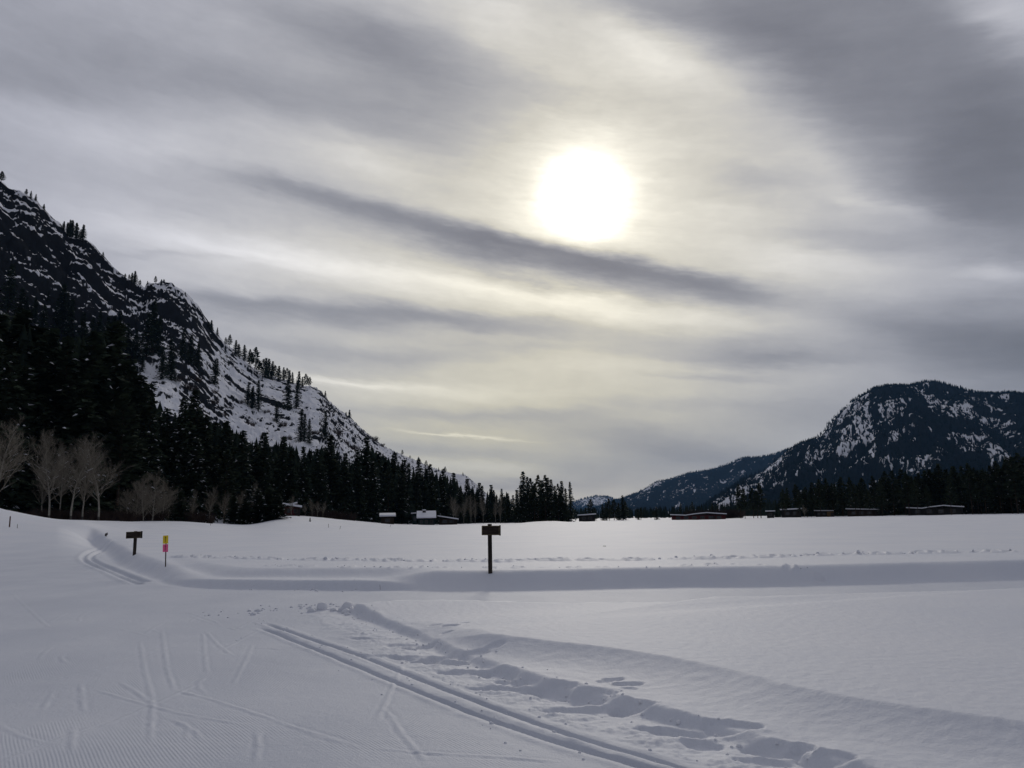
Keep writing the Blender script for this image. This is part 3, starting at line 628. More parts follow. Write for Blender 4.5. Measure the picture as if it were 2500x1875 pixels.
# ------------------------------------------------------------------ conifers
def conifer_meshes(seed, kind='fir', H=22.0, nb=120, snowy=0):
    r = random.Random(seed); V = []; F = []; SV = []; SF = []
    tr = MB(); segs = 6; px = (0, 0, -1.2); lean = (r.uniform(-.02, .02), r.uniform(-.02, .02))
    for k in range(segs):
        z1 = H * (k + 1) / segs; q = (lean[0] * z1, lean[1] * z1, z1); rad = lambda z: .011 * H * (1 - max(z, 0) / H) + .015
        tr.prism(px, q, rad(px[2]), rad(q[2]), 6, k == segs - 1); px = q
    z_lo = {'fir': .05, 'pine': .30, 'larch': .2, 'young': .02}[kind] * H
    wmax = {'fir': .175, 'pine': .165, 'larch': .12, 'young': .30}[kind] * H * r.uniform(.9, 1.1)
    lop = r.uniform(0, 6.28)
    for i in range(nb):
        f = (i + r.random()) / nb; f = f ** (.82 if kind == 'fir' else 1.0)
        z = z_lo + (H * .985 - z_lo) * f
        if kind in ('fir', 'young'): L = wmax * (1 - f) ** .78 * (.55 + .45 * min(1, f * 6 + .25)) + .012 * H
        elif kind == 'pine': L = wmax * (math.sin(math.pi * min(1, .18 + f * .86)) ** .7) * (1 - f * .35) + .01 * H
        else: L = wmax * (1 - f) ** .6 * .8 + .01 * H
        L *= r.uniform(.55, 1.18)
        if r.random() < .06: L *= 1.25
        a = i * 2.399 + r.uniform(-.5, .5); L *= 1 + .18 * math.cos(a - lop)
        up = (r.uniform(-.45, .0) if kind == 'fir' else r.uniform(-.25, .3)) + f * .35
        d = Vector((math.cos(a), math.sin(a), up)).normalized(); side = Vector((-math.sin(a), math.cos(a), 0))
        o = Vector((lean[0] * z, lean[1] * z, z))
        tr.prism(o, o + d * L * .8, .02 + .002 * L, .008, 3, False)
        ns = max(4, int(L / H * (125 if kind != 'young' else 90)))
        for k in range(ns):
            s = (k + r.uniform(.1, 1)) / ns
            if kind == 'pine': s = .35 + .65 * s
            c = o + d * (L * s) + Vector((0, 0, -.10 * L * s * s + r.uniform(-.02, .02) * H * .5))
            sgn = r.choice((-1, 1)); ln = H * r.uniform(.022, .046) * (1.15 - .45 * s) * (1.7 if kind == 'young' else 1); wd = ln * r.uniform(.38, .62)
            ax = (d * r.uniform(.3, 1.0) + side * sgn * r.uniform(.2, 1.0) + Vector((0, 0, r.uniform(-.55, .25)))).normalized()
            if kind == 'pine': ax = (ax + Vector((0, 0, .45))).normalized(); wd *= 1.3
            pr = ax.cross(Vector((r.uniform(-.5, .5), r.uniform(-.5, .5), 1))).normalized()
            n = len(V)
            V += [tuple(c - ax * ln * .3), tuple(c + pr * wd + ax * ln * .25), tuple(c + ax * ln), tuple(c - pr * wd + ax * ln * .35)]
            F.append((n, n + 1, n + 2, n + 3))
            if snowy and s > .45 and r.random() < snowy * (.5 + .7 * (math.cos(a - lop) > .2)):
                u_ = Vector((0, 0, .05)); n = len(SV); w2 = wd * .5
                SV += [tuple(c - ax * ln * .2 + u_), tuple(c + pr * w2 + ax * ln * .3 + u_), tuple(c + ax * ln * .9 + u_ * .4), tuple(c - pr * w2 + ax * ln * .3 + u_),
                       tuple(c + ax * ln * .3 + u_ * 4.5)]
                for q in ((0, 1, 4), (1, 2, 4), (2, 3, 4), (3, 0, 4)): SF.append(tuple(n + e for e in q))
    nm = M_needle2 if kind == 'pine' else M_needle
    T = tr.mesh('trunk', M_bark); Cn = np_mesh('crown', np.array(V), np.array(F), 4, nm)
    Sn = np_mesh('branch_snow', np.array(SV), np.array(SF), 3, M_twigsnow) if SF else None
    return dict(trunk=T, crown=Cn, snow=Sn, H=H)
FIRS = [conifer_meshes(11 + k, 'fir', 22, 150, .03) for k in range(5)]
FIRS_S = [conifer_meshes(31 + k, 'fir', 22, 140, .07) for k in range(2)]
PINES = [conifer_meshes(51 + k, 'pine', 22, 105, .006) for k in range(4)]
SLIM = [] and [conifer_meshes(71 + k, 'larch', 22, 110, 0) for k in range(2)]
YOUNG = [conifer_meshes(91 + k, 'young', 8, 130, .015) for k in range(2)]
n_con = 0
def plant(P_, x, y, z, H, label, cat='conifer', group=None, wide=1.0, name='conifer_tree', sink=0.0):
    global n_con; n_con += 1
    o = empty(name, (x, y, z - sink), random.uniform(0, 6.28)); k = H / P_['H']; o.scale = (k * wide, k * wide, k)
    tag(o, label, cat, group)
    link('trunk', P_['trunk'], o); link('crown', P_['crown'], o)
    if P_['snow'] is not None: tag(link('branch_snow', P_['snow'], o), kind='stuff')
    return o
def height_to(x, y, z, u, v):                   # height whose top shows at row v of the photograph
    p = at_dist(u, v, math.hypot(x, y)); return p[2] - z
def pick(L): return random.choice(L)

def zone(u, Z):
    for lim, t_ in Z:
        if u < lim: return t_
    return Z[-1][1]
Z_SKY = [(30,'at the highest corner of the rocky ridge'),(112,'on the first snowy shoulder below the top of the rocky ridge'),(215,'in the tight clump on the upper rocky ridge'),(270,'alone on the steep bare edge of the rocky ridge'),(350,'in the short row just above the rounded knob'),
 (405,'on top of the rounded rocky knob'),(470,'on the cliff edge just below the knob'),(545,'on the ridge step below the knob'),(634,'in the long file down the middle of the rocky ridge'),(722,'in the dense file above the ridge step'),(770,'on the bare snowy ridge step'),(870,'on the steep craggy edge below the ridge step'),(2000,'on the low tail of the rocky ridge')]
Z_FOR = [(90,'behind the snow mound'),(300,'behind the bare aspens'),(450,'behind the twiggy thicket'),(690,'behind the young conifers'),(860,'behind the reddish brush'),(990,'behind the small brown hut'),(1130,'behind the green house and barn'),(3000,'next to the middle clump')]
Z_SLO = [(130,'on the topmost snow patches, above the aspens'),(320,'on the slope above the aspens and thicket'),(540,'at mid height of the slope, above the young conifers'),(690,'on the open snow above the red house'),(3000,'on the lower slope above the reddish brush')]
Z_RGT = [(1962,'behind the grey cabin at its near end'),(2060,'behind the ochre shed'),(2170,'behind the long brown cabin'),(2232,'between the two long cabins'),(2345,'behind the largest dark cabin'),(4000,'past the largest dark cabin, at its tall end')]
# skyline and slope trees of the rocky mountain: u, top v, base v
SKY_TREES = [(3,416,444),(-8,420,440),(64,459,478),(75,464,482),(87,472,491),(107,496,512),(155,538,562),(164,541,575),(169,534,577),(176,535,580),(187,542,584),(202,546,586),(196,560,586),(251,613,628),(305,666,680),(315,668,684),(322,664,690),
 (329,660,694),(341,681,698),(360,684,698),(379,672,694),(394,680,694),(400,680,694),(452,711,722),(510,784,806),(516,780,808),(530,798,822),(551,822,846),(560,815,849),(575,829,866),(583,838,870),(596,840,878),(610,851,888),(622,846,900),
 (612,858,900),(630,874,912),(640,875,926),(648,872,926),(655,874,926),(663,880,930),(672,890,928),(680,892,932),(692,895,930),(700,897,934),(707,902,934),(714,907,934),(729,905,950),(738,918,950),
 (794,953,966),(853,999,1022),(845,1004,1016),(982,1097,1113),(1001,1111,1121),(1022,1114,1137),(1040,1123,1144),(1071,1140,1150),(1087,1138,1158),(1130,1152,1162)]
for (u, vt, vb) in SKY_TREES:
    h = None; vv = vb
    while h is None and vv < vb + 60: h = hit(u, vv); vv += 2
    if h is None: continue
    H = height_to(h.x, h.y, h.z, u, vt)
    plant(pick(FIRS + PINES), h.x, h.y, h.z, H, 'small dark conifer ' + zone(u, Z_SKY), group='conifers on the rocky ridge', wide=random.uniform(1.25, 1.7), sink=.5)
for (u, vt, vb) in [(747,912,950),(755,920,948)]:
    h = hit(u, vb)
    if h: plant(PINES[1], h.x, h.y, h.z, height_to(h.x, h.y, h.z, u, vt), 'gnarled pine with a flat open top at the step in the rocky ridge', 'pine', group='gnarled ridge pines', wide=1.5, name='pine_tree')
SLOPE_TREES = [(20,640,760),(48,700,790),(81,722,792),(102,740,831),(117,707,738),(150,690,800),(169,725,830),(135,735,815),(200,760,850),(241,755,840),(260,770,850),(276,768,840),(310,785,870),(330,800,880),(371,730,870),(358,760,872),(385,770,865),(416,820,905),(347,850,910),(395,850,928),
 (419,862,930),(482,837,900),(530,873,918),(524,875,940),(615,945,998),(630,925,1002),(618,940,995),(605,930,990),(675,980,1032),(702,922,1003),(724,928,996),(733,995,1078),(755,1019,1083),(742,1010,1080),(794,1000,1074),(290,760,850),(225,770,845),(60,720,800),(445,800,880),(463,815,890)]
for (u, vt, vb) in SLOPE_TREES:
    h = hit(u, vb)
    if h is None: continue
    plant(pick(FIRS), h.x, h.y, h.z, height_to(h.x, h.y, h.z, u, vt), 'dark conifer ' + zone(u, Z_SLO), group='conifers on the snowy slope', wide=random.uniform(1.05, 1.35), sink=.5)

# forest along the foot of the rocky mountain
ENV = [(-700,640),(-200,690),(-60,720),(0,730),(40,760),(80,790),(147,800),(200,790),(255,770),(290,850),(340,900),(362,925),(400,990),(440,960),(465,945),(500,1000),(560,1030),(620,1050),(700,1060),(740,1085),(805,1062),(830,1095),(870,1110),(895,1062),(930,1090),(960,1105),(1000,1130),
 (1050,1130),(1100,1150),(1150,1172),(1200,1180),(1235,1185),(1260,1215)]
eu = [e[0] for e in ENV]; ev = [e[1] for e in ENV]
def forest_tree(u, vt, D, P_, label, group, wide=1.0, **k):
    d = ray(u, 1200); az_ = math.atan2(d[0], d[1]); x, y = D * math.sin(az_), D * math.cos(az_); z = terr(x, y)
    # the top pixel is met on a slightly different azimuth because of the roll: refine once
    H = height_to(x, y, z, u, vt)
    return plant(P_, x, y, z, H, label, group=group, wide=wide, sink=.4, **k)
SPIRES = [(18,740,150),(60,800,142),(92,790,150),(147,812,140),(205,800,142),(258,772,145),(300,860,150),(330,905,150),(362,928,152),(402,990,160),(440,965,160),(464,945,165),(497,1005,165),(545,1020,175),(590,1045,175),(640,1050,190),(690,1060,195),(735,1085,200),
 (775,1090,205),(806,1056,215),(842,1100,215),(872,1108,225),(894,1060,235),(925,1098,240),(960,1100,250),(985,1118,270),(1001,1128,260),(1022,1116,275),(1050,1128,275),(1082,1140,280),(1108,1150,285),(1140,1165,290),(1170,1175,300),(1200,1180,300),(1225,1190,300)]
for (u, vt, D) in SPIRES:
    forest_tree(u, vt, D, pick(FIRS + FIRS_S), 'tall dark conifer spire rising above its neighbours ' + zone(u, Z_FOR), 'tall spires in the forest under the rocky mountain', random.uniform(.95, 1.2))
u = -230
while u < 1260:
    Dm_ = float(np.interp(u, [-300, 0, 250, 500, 700, 850, 1000, 1250], [125, 128, 134, 150, 185, 212, 240, 280]))
    for row in range(2):
        vt = float(np.interp(u, eu, ev)) + (random.uniform(10, 60) if row else random.uniform(60, 170)) * (1 if u < 500 else .62 if u < 900 else .4)
        D = Dm_ + row * random.uniform(10, 26) + random.uniform(0, 9)
        if 560 < u < 640 and row == 0: continue
        forest_tree(u + random.uniform(-9, 9), min(vt, 1215), D, pick(FIRS + FIRS_S + PINES[:1]), ('taller' if row else 'lower') + ' dark conifer of the dense forest ' + zone(u, Z_FOR), 'conifers of the forest under the rocky mountain', random.uniform(1.0, 1.35))
    u += 47 if u < 500 else 33

# clump in the middle of the far field edge
for (u, vt, D) in [(1262,1192,248),(1272,1178,250),(1279,1146,252),(1287,1160,258),(1296,1164,262),(1304,1176,250),(1312,1156,250),(1322,1168,262),(1331,1156,252),(1338,1162,264),(1346,1166,252),(1354,1182,262),(1362,1178,254),(1372,1170,256),(1380,1188,262),(1240,1200,262),(1228,1212,270),(1252,1205,268)]:
    lb = 'tallest pointed conifer in the clump midway along the far field edge' if u == 1279 else 'tall dark conifer in the clump midway along the far field edge'
    forest_tree(u, vt, D, pick(FIRS + PINES), lb, 'conifers of the middle clump', random.uniform(.9, 1.15))
forest_tree(1392, 1172, 252, FIRS_S[1], 'open-branched conifer at the valley end of the middle clump, sky showing through it', 'conifers of the middle clump', .85)

# scattered trees of the valley gap
for (u, vt, D) in [(1440,1216,300),(1428,1236,290),(1450,1238,310),(1470,1228,300),(1478,1222,295),(1486,1214,290),(1497,1216,300),(1508,1224,295),(1519,1206,285),(1526,1222,300),(1556,1240,300),(1562,1236,290),(1595,1238,300),(1600,1234,290),(1660,1226,420),(1688,1222,420),(1735,1226,380)]:
    forest_tree(u, vt, D, pick(PINES + FIRS), 'small conifer in the open gap between middle clump and red building', 'conifers of the valley gap', random.uniform(1.1, 1.5))
for (u, vt, D) in [(1805,1178,285),(1815,1190,280),(1836,1188,285),(1846,1194,290),(1854,1176,285)]:
    forest_tree(u, vt, D, pick(PINES), 'conifer in the small cluster beside the red building', 'conifers of the small cluster beside the red building', random.uniform(1.0, 1.2))

# forest before the wooded mountain
renv_u = [1900,1925,1960,2000,2040,2070,2100,2160,2190,2240,2280,2320,2360,2400,2440,2480,2520,2700,3000]
renv_v = [1195,1180,1172,1160,1158,1160,1158,1145,1140,1140,1128,1118,1120,1122,1112,1098,1092,1070,1050]
u = 1906; kk = 0
while u < 2545:
    for row in range(2):
        vt = float(np.interp(u, renv_u, renv_v)) + (random.uniform(0, 26) if (kk + row) % 2 else random.uniform(10, 45))
        D = (272 if row == 0 else 292) + random.uniform(-5, 10)
        if row == 0 and (1912 < u < 1950 or 2232 < u < 2330): D = 288
        forest_tree(u + random.uniform(-6, 6), vt, D, pick(PINES + PINES + FIRS[:2]), ('front' if row == 0 else 'second') + '-row conifer of the level forest ' + zone(u, Z_RGT), 'conifers of the forest before the wooded mountain', random.uniform(.95, 1.25))
    u += 18.5; kk += 1

for (u, vt) in [(1912,1190),(1949,1200),(2085,1178),(2118,1190),(2149,1172),(2236,1165),(2262,1180),(2318,1160)]:
    forest_tree(u, vt, 258, pick(PINES), 'slim conifer ' + zone(u, Z_RGT).replace('behind', 'in front of'), 'conifers before the cabins', random.uniform(.8, 1.0))

# back rows as one mass each
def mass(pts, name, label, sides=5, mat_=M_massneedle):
    V, F = [], []
    r = random.Random(5)
    for (x, y, z, H) in pts:
        a0 = r.uniform(0, 6.28); w0 = H * r.uniform(.14, .2)
        for tier in range(9):
            f = tier / 9; zb = H * (.05 + .93 * f); zt = zb + H * .15; w = w0 * (1 - f) ** .85 + H * .012; n = len(V); apex = (x, y, z + min(zt, H))
            ns = 9; k0 = r.uniform(0, 6.28)
            for k in range(ns):
                a = k0 + 6.283 * k / ns; ww = w * (r.uniform(.85, 1.25) if k % 2 else r.uniform(.25, .6)); V.append((x + ww * math.cos(a), y + ww * math.sin(a), z + zb - r.uniform(0, .035) * H))
            V.append(apex)
            for k in range(ns): F.append((n + k, n + (k + 1) % ns, n + ns))
    return tag(link(name, np_mesh(name, np.array(V), np.array(F), 3, mat_)), label, kind='stuff')
pts = []
for _ in range(1000):
    u = random.uniform(-400, 1250); Dm_ = float(np.interp(u, [-300, 0, 250, 500, 700, 850, 1000, 1250], [142, 146, 152, 168, 202, 228, 250, 290])) + random.uniform(0, 55)
    d = ray(u, 1200); a_ = math.atan2(d[0], d[1]); x, y = Dm_ * math.sin(a_), Dm_ * math.cos(a_); z = terr(x, y)
    H = height_to(x, y, z, u, float(np.interp(u, eu, ev)) + random.uniform(14, 110) * (1 if u < 500 else .5))
    if H > 3: pts.append((x, y, z - .5, H))
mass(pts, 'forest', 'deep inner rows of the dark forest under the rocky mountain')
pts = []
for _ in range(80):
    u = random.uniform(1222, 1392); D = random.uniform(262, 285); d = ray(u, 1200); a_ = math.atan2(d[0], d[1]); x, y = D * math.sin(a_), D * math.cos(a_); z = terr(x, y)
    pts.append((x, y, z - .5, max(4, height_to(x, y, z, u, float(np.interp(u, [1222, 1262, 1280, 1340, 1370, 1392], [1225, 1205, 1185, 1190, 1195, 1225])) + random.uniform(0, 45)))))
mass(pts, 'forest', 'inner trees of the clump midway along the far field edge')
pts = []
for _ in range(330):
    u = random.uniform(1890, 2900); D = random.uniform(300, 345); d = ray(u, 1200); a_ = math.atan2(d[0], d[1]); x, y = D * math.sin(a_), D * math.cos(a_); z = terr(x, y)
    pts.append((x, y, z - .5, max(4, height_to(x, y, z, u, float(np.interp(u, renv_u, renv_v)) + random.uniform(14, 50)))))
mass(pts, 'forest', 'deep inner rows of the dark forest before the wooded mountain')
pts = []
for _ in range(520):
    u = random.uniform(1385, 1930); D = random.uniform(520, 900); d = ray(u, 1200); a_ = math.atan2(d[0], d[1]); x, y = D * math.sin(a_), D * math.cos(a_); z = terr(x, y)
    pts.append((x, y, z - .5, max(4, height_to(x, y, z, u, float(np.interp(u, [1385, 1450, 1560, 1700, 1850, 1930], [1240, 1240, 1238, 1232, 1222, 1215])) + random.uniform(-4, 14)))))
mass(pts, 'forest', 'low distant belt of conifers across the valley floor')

# ------------------------------------------------------------------ bare trees and brush
def bare_meshes(seed, H=14.0, crown_w=.26, nl=24, low=.26, dens=1.0):
    r = random.Random(seed); tr, br, sn = MB(), MB(), MB(); pts = []
    segs = 12; p = Vector((0, 0, -.5)); d = Vector((r.uniform(-.05, .05), r.uniform(-.05, .05), 1)).normalized(); r0 = H * .0105
    ft = MB(); rad = lambda z: max(.012, r0 * (1.1 - max(z, 0) / H))
    for k in range(segs):
        q = p + d * ((H * .97 + .5) / segs)
        (ft if k == 0 else tr).prism(p, q, rad(p.z) * (1.2 if k == 0 else 1), rad(q.z), 6, False)
        pts.append((p.copy(), q.copy())); p = q
        d = (d + Vector((r.uniform(-.10, .10), r.uniform(-.10, .10), .05))).normalized()
    def limb(p, d, L, rd, lv):
        n = 4 if lv == 0 else 3 if lv == 1 else 2; q = p
        for k in range(n):
            d = (d + Vector((r.uniform(-.16, .16), r.uniform(-.16, .16), r.uniform(.0, .16)))).normalized(); q2 = q + d * (L / n)
            br.prism(q, q2, rd * (1 - .7 * k / n), rd * (1 - .7 * (k + 1) / n), 4 if lv == 0 else 3, False)
            if lv <= 1 and d.z < .60 and r.random() < .35: sn.prism(q + Vector((0, 0, rd * .8)), q2 + Vector((0, 0, rd * .8)), rd * .8, rd * .6, 4, True)
            if lv < 3:
                for _ in range(r.choice((1, 2, 2, 3)) if lv < 2 else r.choice((1, 2))):
                    if r.random() > dens: continue
                    o = d.orthogonal().normalized(); o.rotate(Matrix.Rotation(r.uniform(0, 6.28), 3, d))
                    nd = (d * .8 + o * r.uniform(.35, .75) + Vector((0, 0, .18))).normalized()
                    limb(q + (q2 - q) * r.uniform(.3, 1), nd, L * r.uniform(.32, .55), max(.008, rd * .5), lv + 1)
            q = q2
    for i in range(nl):
        f = low + (.95 - low) * ((i + r.random()) / nl) ** .9; k = min(segs - 1, int(f * segs)); a, b = pts[k]; p = a + (b - a) * r.random()
        L = H * crown_w * (1.55 - 1.15 * f) * r.uniform(.7, 1.2); ang = i * 2.4 + r.uniform(-.5, .5); up = r.uniform(.55, 1.3) + f * .6
        limb(p, Vector((math.cos(ang), math.sin(ang), up)).normalized(), L, max(.016, rad(p.z) * .5), 0)
    zmax = max(v[2] for v in br.v)
    return dict(foot=ft.mesh('trunk_foot', M_aspendark), trunk=tr.mesh('trunk', M_aspen), crown=br.mesh('crown', M_twig), snow=sn.mesh('branch_snow', M_twigsnow) if sn.f else None, H=zmax)
BARE = [bare_meshes(301, crown_w=.29, nl=32), bare_meshes(302, crown_w=.31, nl=28), bare_meshes(305, crown_w=.25, nl=30)]
BRUSHT = [bare_meshes(311, 7, .36, 22, .08), bare_meshes(312, 7, .34, 20, .05)]
def plant_bare(P_, u, vt, vb, D, label, group, wide=1.0, rz=None, cat='bare tree', name='bare_tree', feet=True):
    p = at_dist(u, vb, D); z = terr(p[0], p[1]); o = empty(name, (p[0], p[1], z), random.uniform(0, 6.28) if rz is None else rz)
    H = height_to(p[0], p[1], z, u, vt); k = H / P_['H']; o.scale = (k * wide, k * wide, k); tag(o, label, cat, group)
    if feet: link('trunk_foot', P_['foot'], o)
    link('trunk', P_['trunk'], o); link('crown', P_['crown'], o)
    if P_['snow'] is not None and feet: tag(link('branch_snow', P_['snow'], o), kind='stuff')
    return o
AG = 'bare aspens before the dark forest'
plant_bare(BARE[0], 119, 1035, 1268, 113, 'bare pale aspen with low snow-laden limbs, first tree beside the snow mound', AG, 1.1, .4)
plant_bare(BARE[1], 172, 1042, 1272, 114, 'bare pale aspen second from the snow mound, leaning away from it', AG, 1.05, 2.0)
plant_bare(BARE[2], 200, 1060, 1270, 117, 'slimmer bare aspen close beside the second one, third from the snow mound', AG, .95, 4.1)
plant_bare(BARE[1], 240, 1058, 1273, 113, 'bare forked aspen farthest from the snow mound, brush at its foot', AG, 1.15, 5.2)
plant_bare(BARE[0], 145, 1075, 1264, 124, 'thin bare aspen standing behind the first two', AG, .9, 3.0)
plant_bare(BARE[2], 101, 1090, 1262, 128, 'thin bare aspen half hidden behind the snow mound end', AG, .9, 1.0)
plant_bare(BARE[1], -14, 1010, 1262, 96, 'bare aspen cut by the picture edge, behind the snow mound', AG, 1.3, .5)
for (u, vt, vb, D) in [(350,1150,1272,122),(372,1140,1274,124),(332,1165,1270,126),(395,1160,1273,128),(410,1180,1274,130),(312,1190,1268,126)]:
    plant_bare(pick(BRUSHT), u, vt, vb, D, 'low twiggy grey-brown tree in the thicket beside the aspens', 'thicket trees beside the aspens', 1.25, cat='bare tree', feet=False)
for (u, vt, vb, D) in [(510,1180,1275,142),(545,1195,1276,145),(580,1190,1276,150),(470,1190,1272,142),(625,1170,1262,164),(711,1205,1266,160),(762,1215,1262,180),(775,1220,1263,182),(788,1222,1264,184),(745,1226,1262,184),(1965,1230,1262,262)]:
    plant_bare(pick(BARE), u, vt, vb, D, 'small bare tree at the forest edge, pale thin trunk', 'small bare trees at the forest edge', .9)
for (u, vt, vb, D) in [(1108,1205,1280,240),(1114,1212,1280,242),(1132,1208,1279,246),(1150,1200,1279,246),(1160,1210,1278,246),(1180,1205,1278,248),(1210,1210,1278,248),(1222,1204,1278,250)]:
    plant_bare(pick(BARE), u, vt, vb, D, 'pale thin bare trunk before the forest, between the huts and the middle clump', 'pale thin trunks between the huts and the middle clump', .7)

def brush_mesh(seed, n=120, w=1.0, h=1.0):
    r = random.Random(seed); mb = MB()
    for _ in range(n):
        a = r.uniform(0, 6.28); q = r.random() ** .5 * w * .55; p = Vector((q * math.cos(a), q * math.sin(a), -.1))
        d = Vector((math.cos(a) * r.uniform(0, .7), math.sin(a) * r.uniform(0, .7), r.uniform(.7, 1.2))).normalized(); L = h * r.uniform(.55, 1.05)
        m1 = p + d * L * .55; e = m1 + (d + Vector((r.uniform(-.4, .4), r.uniform(-.4, .4), r.uniform(-.2, .3)))).normalized() * L * .5
        mb.prism(p, m1, .020, .013, 3, False); mb.prism(m1, e, .013, .006, 3, False)
        f = m1 + (d + Vector((r.uniform(-.8, .8), r.uniform(-.8, .8), 0))).normalized() * L * .35; mb.prism(m1, f, .010, .005, 3, False)
    return mb.mesh('bush', M_brush)
BRUSH = [brush_mesh(401), brush_mesh(402, 150), brush_mesh(403, 90)]
def bush(u, vb, D, wpx, hpx, label, group, n=0):
    p = at_dist(u, vb, D); k = D / FPX; o = link('bush', pick(BRUSH)); z = terr(p[0], p[1])
    o.location = (p[0], p[1], z); o.rotation_euler = (0, 0, random.uniform(0, 6)); o.scale = (wpx * k * .75, wpx * k * .75, hpx * k * .85); tag(o, label, 'bush', group); return o
for u in range(90, 330, 13): bush(u, 1268 + random.uniform(-2, 4), 118 + random.uniform(0, 6), 34, random.uniform(22, 34), 'dark low brush in the band behind the aspen trunks', 'brush behind the aspen trunks')
for (u, vb) in [(56,1264),(64,1266),(72,1266),(84,1267)]: bush(u, vb, 104, 10, 20, 'thin dry stems poking out of snow beside the mound', 'dry stems beside the snow mound')
for (u, vb) in [(308,1271),(350,1273),(380,1274),(460,1274),(478,1273),(500,1274)]: bush(u, vb, 128, 40, 34, 'round leafless bush at the forest edge beyond the thicket', 'leafless bushes beyond the thicket')
for u in range(770, 860, 12): bush(u, 1266, 196, 30, 26, 'reddish brush on the rise before the forest, between red house and first hut', 'reddish brush on the rise')
for u in range(1690, 1800, 12): bush(u, 1264, 330, 34, 28, 'brown brush behind the red building', 'brown brush behind the red building')
for (u, v) in [(360,862),(400,905),(455,948),(468,955),(520,985),(560,1000),(585,985),(650,1010),(690,1040),(770,1060),(820,1060),(845,1085),(700,1075),(912,1076),(930,1090),(520,960),(545,1015),(610,1040),(480,930),(430,930),(862,1100),(890,1110)]:
    h = hit(u, v)
    if h is None: continue
    k = math.hypot(h.x, h.y) / FPX; o = link('bush', pick(BRUSH)); o.location = h; s = random.uniform(14, 26); o.scale = (s * k * .8, s * k * .8, s * k * .6)
    tag(o, 'small brown bush ' + zone(u, Z_SLO), 'bush', 'bushes on the snowy slope')

# young conifers at the field edge
for (u, vt, vb, D, lb) in [(438,1195,1272,128,'rounded yellow-green young conifer beside the twiggy thicket'),(570,1205,1281,138,'dark young conifer in the group on the field edge, farthest from the red house'),(596,1212,1283,139,'dark young conifer in the middle of the field edge group'),
   (628,1190,1285,140,'broad young conifer in the field edge group, branches down to the snow'),(655,1188,1285,141,'tallest young conifer of the field edge group'),(677,1200,1285,141,'young conifer nearest the red house, in the field edge group')]:
    p = at_dist(u, vb, D); z = terr(p[0], p[1])
    plant(pick(YOUNG), p[0], p[1], z, height_to(p[0], p[1], z, u, vt), lb, group='young conifers at the field edge', wide=1.55, name='young_conifer', sink=.3)
p = ground_hit(757, 1274); z = p[2]; plant(YOUNG[1], p[0], p[1], z, height_to(p[0], p[1], z, 757, 1263), 'tiny seedling conifer alone in the open snow', 'sapling', wide=1.0, name='conifer_sapling')

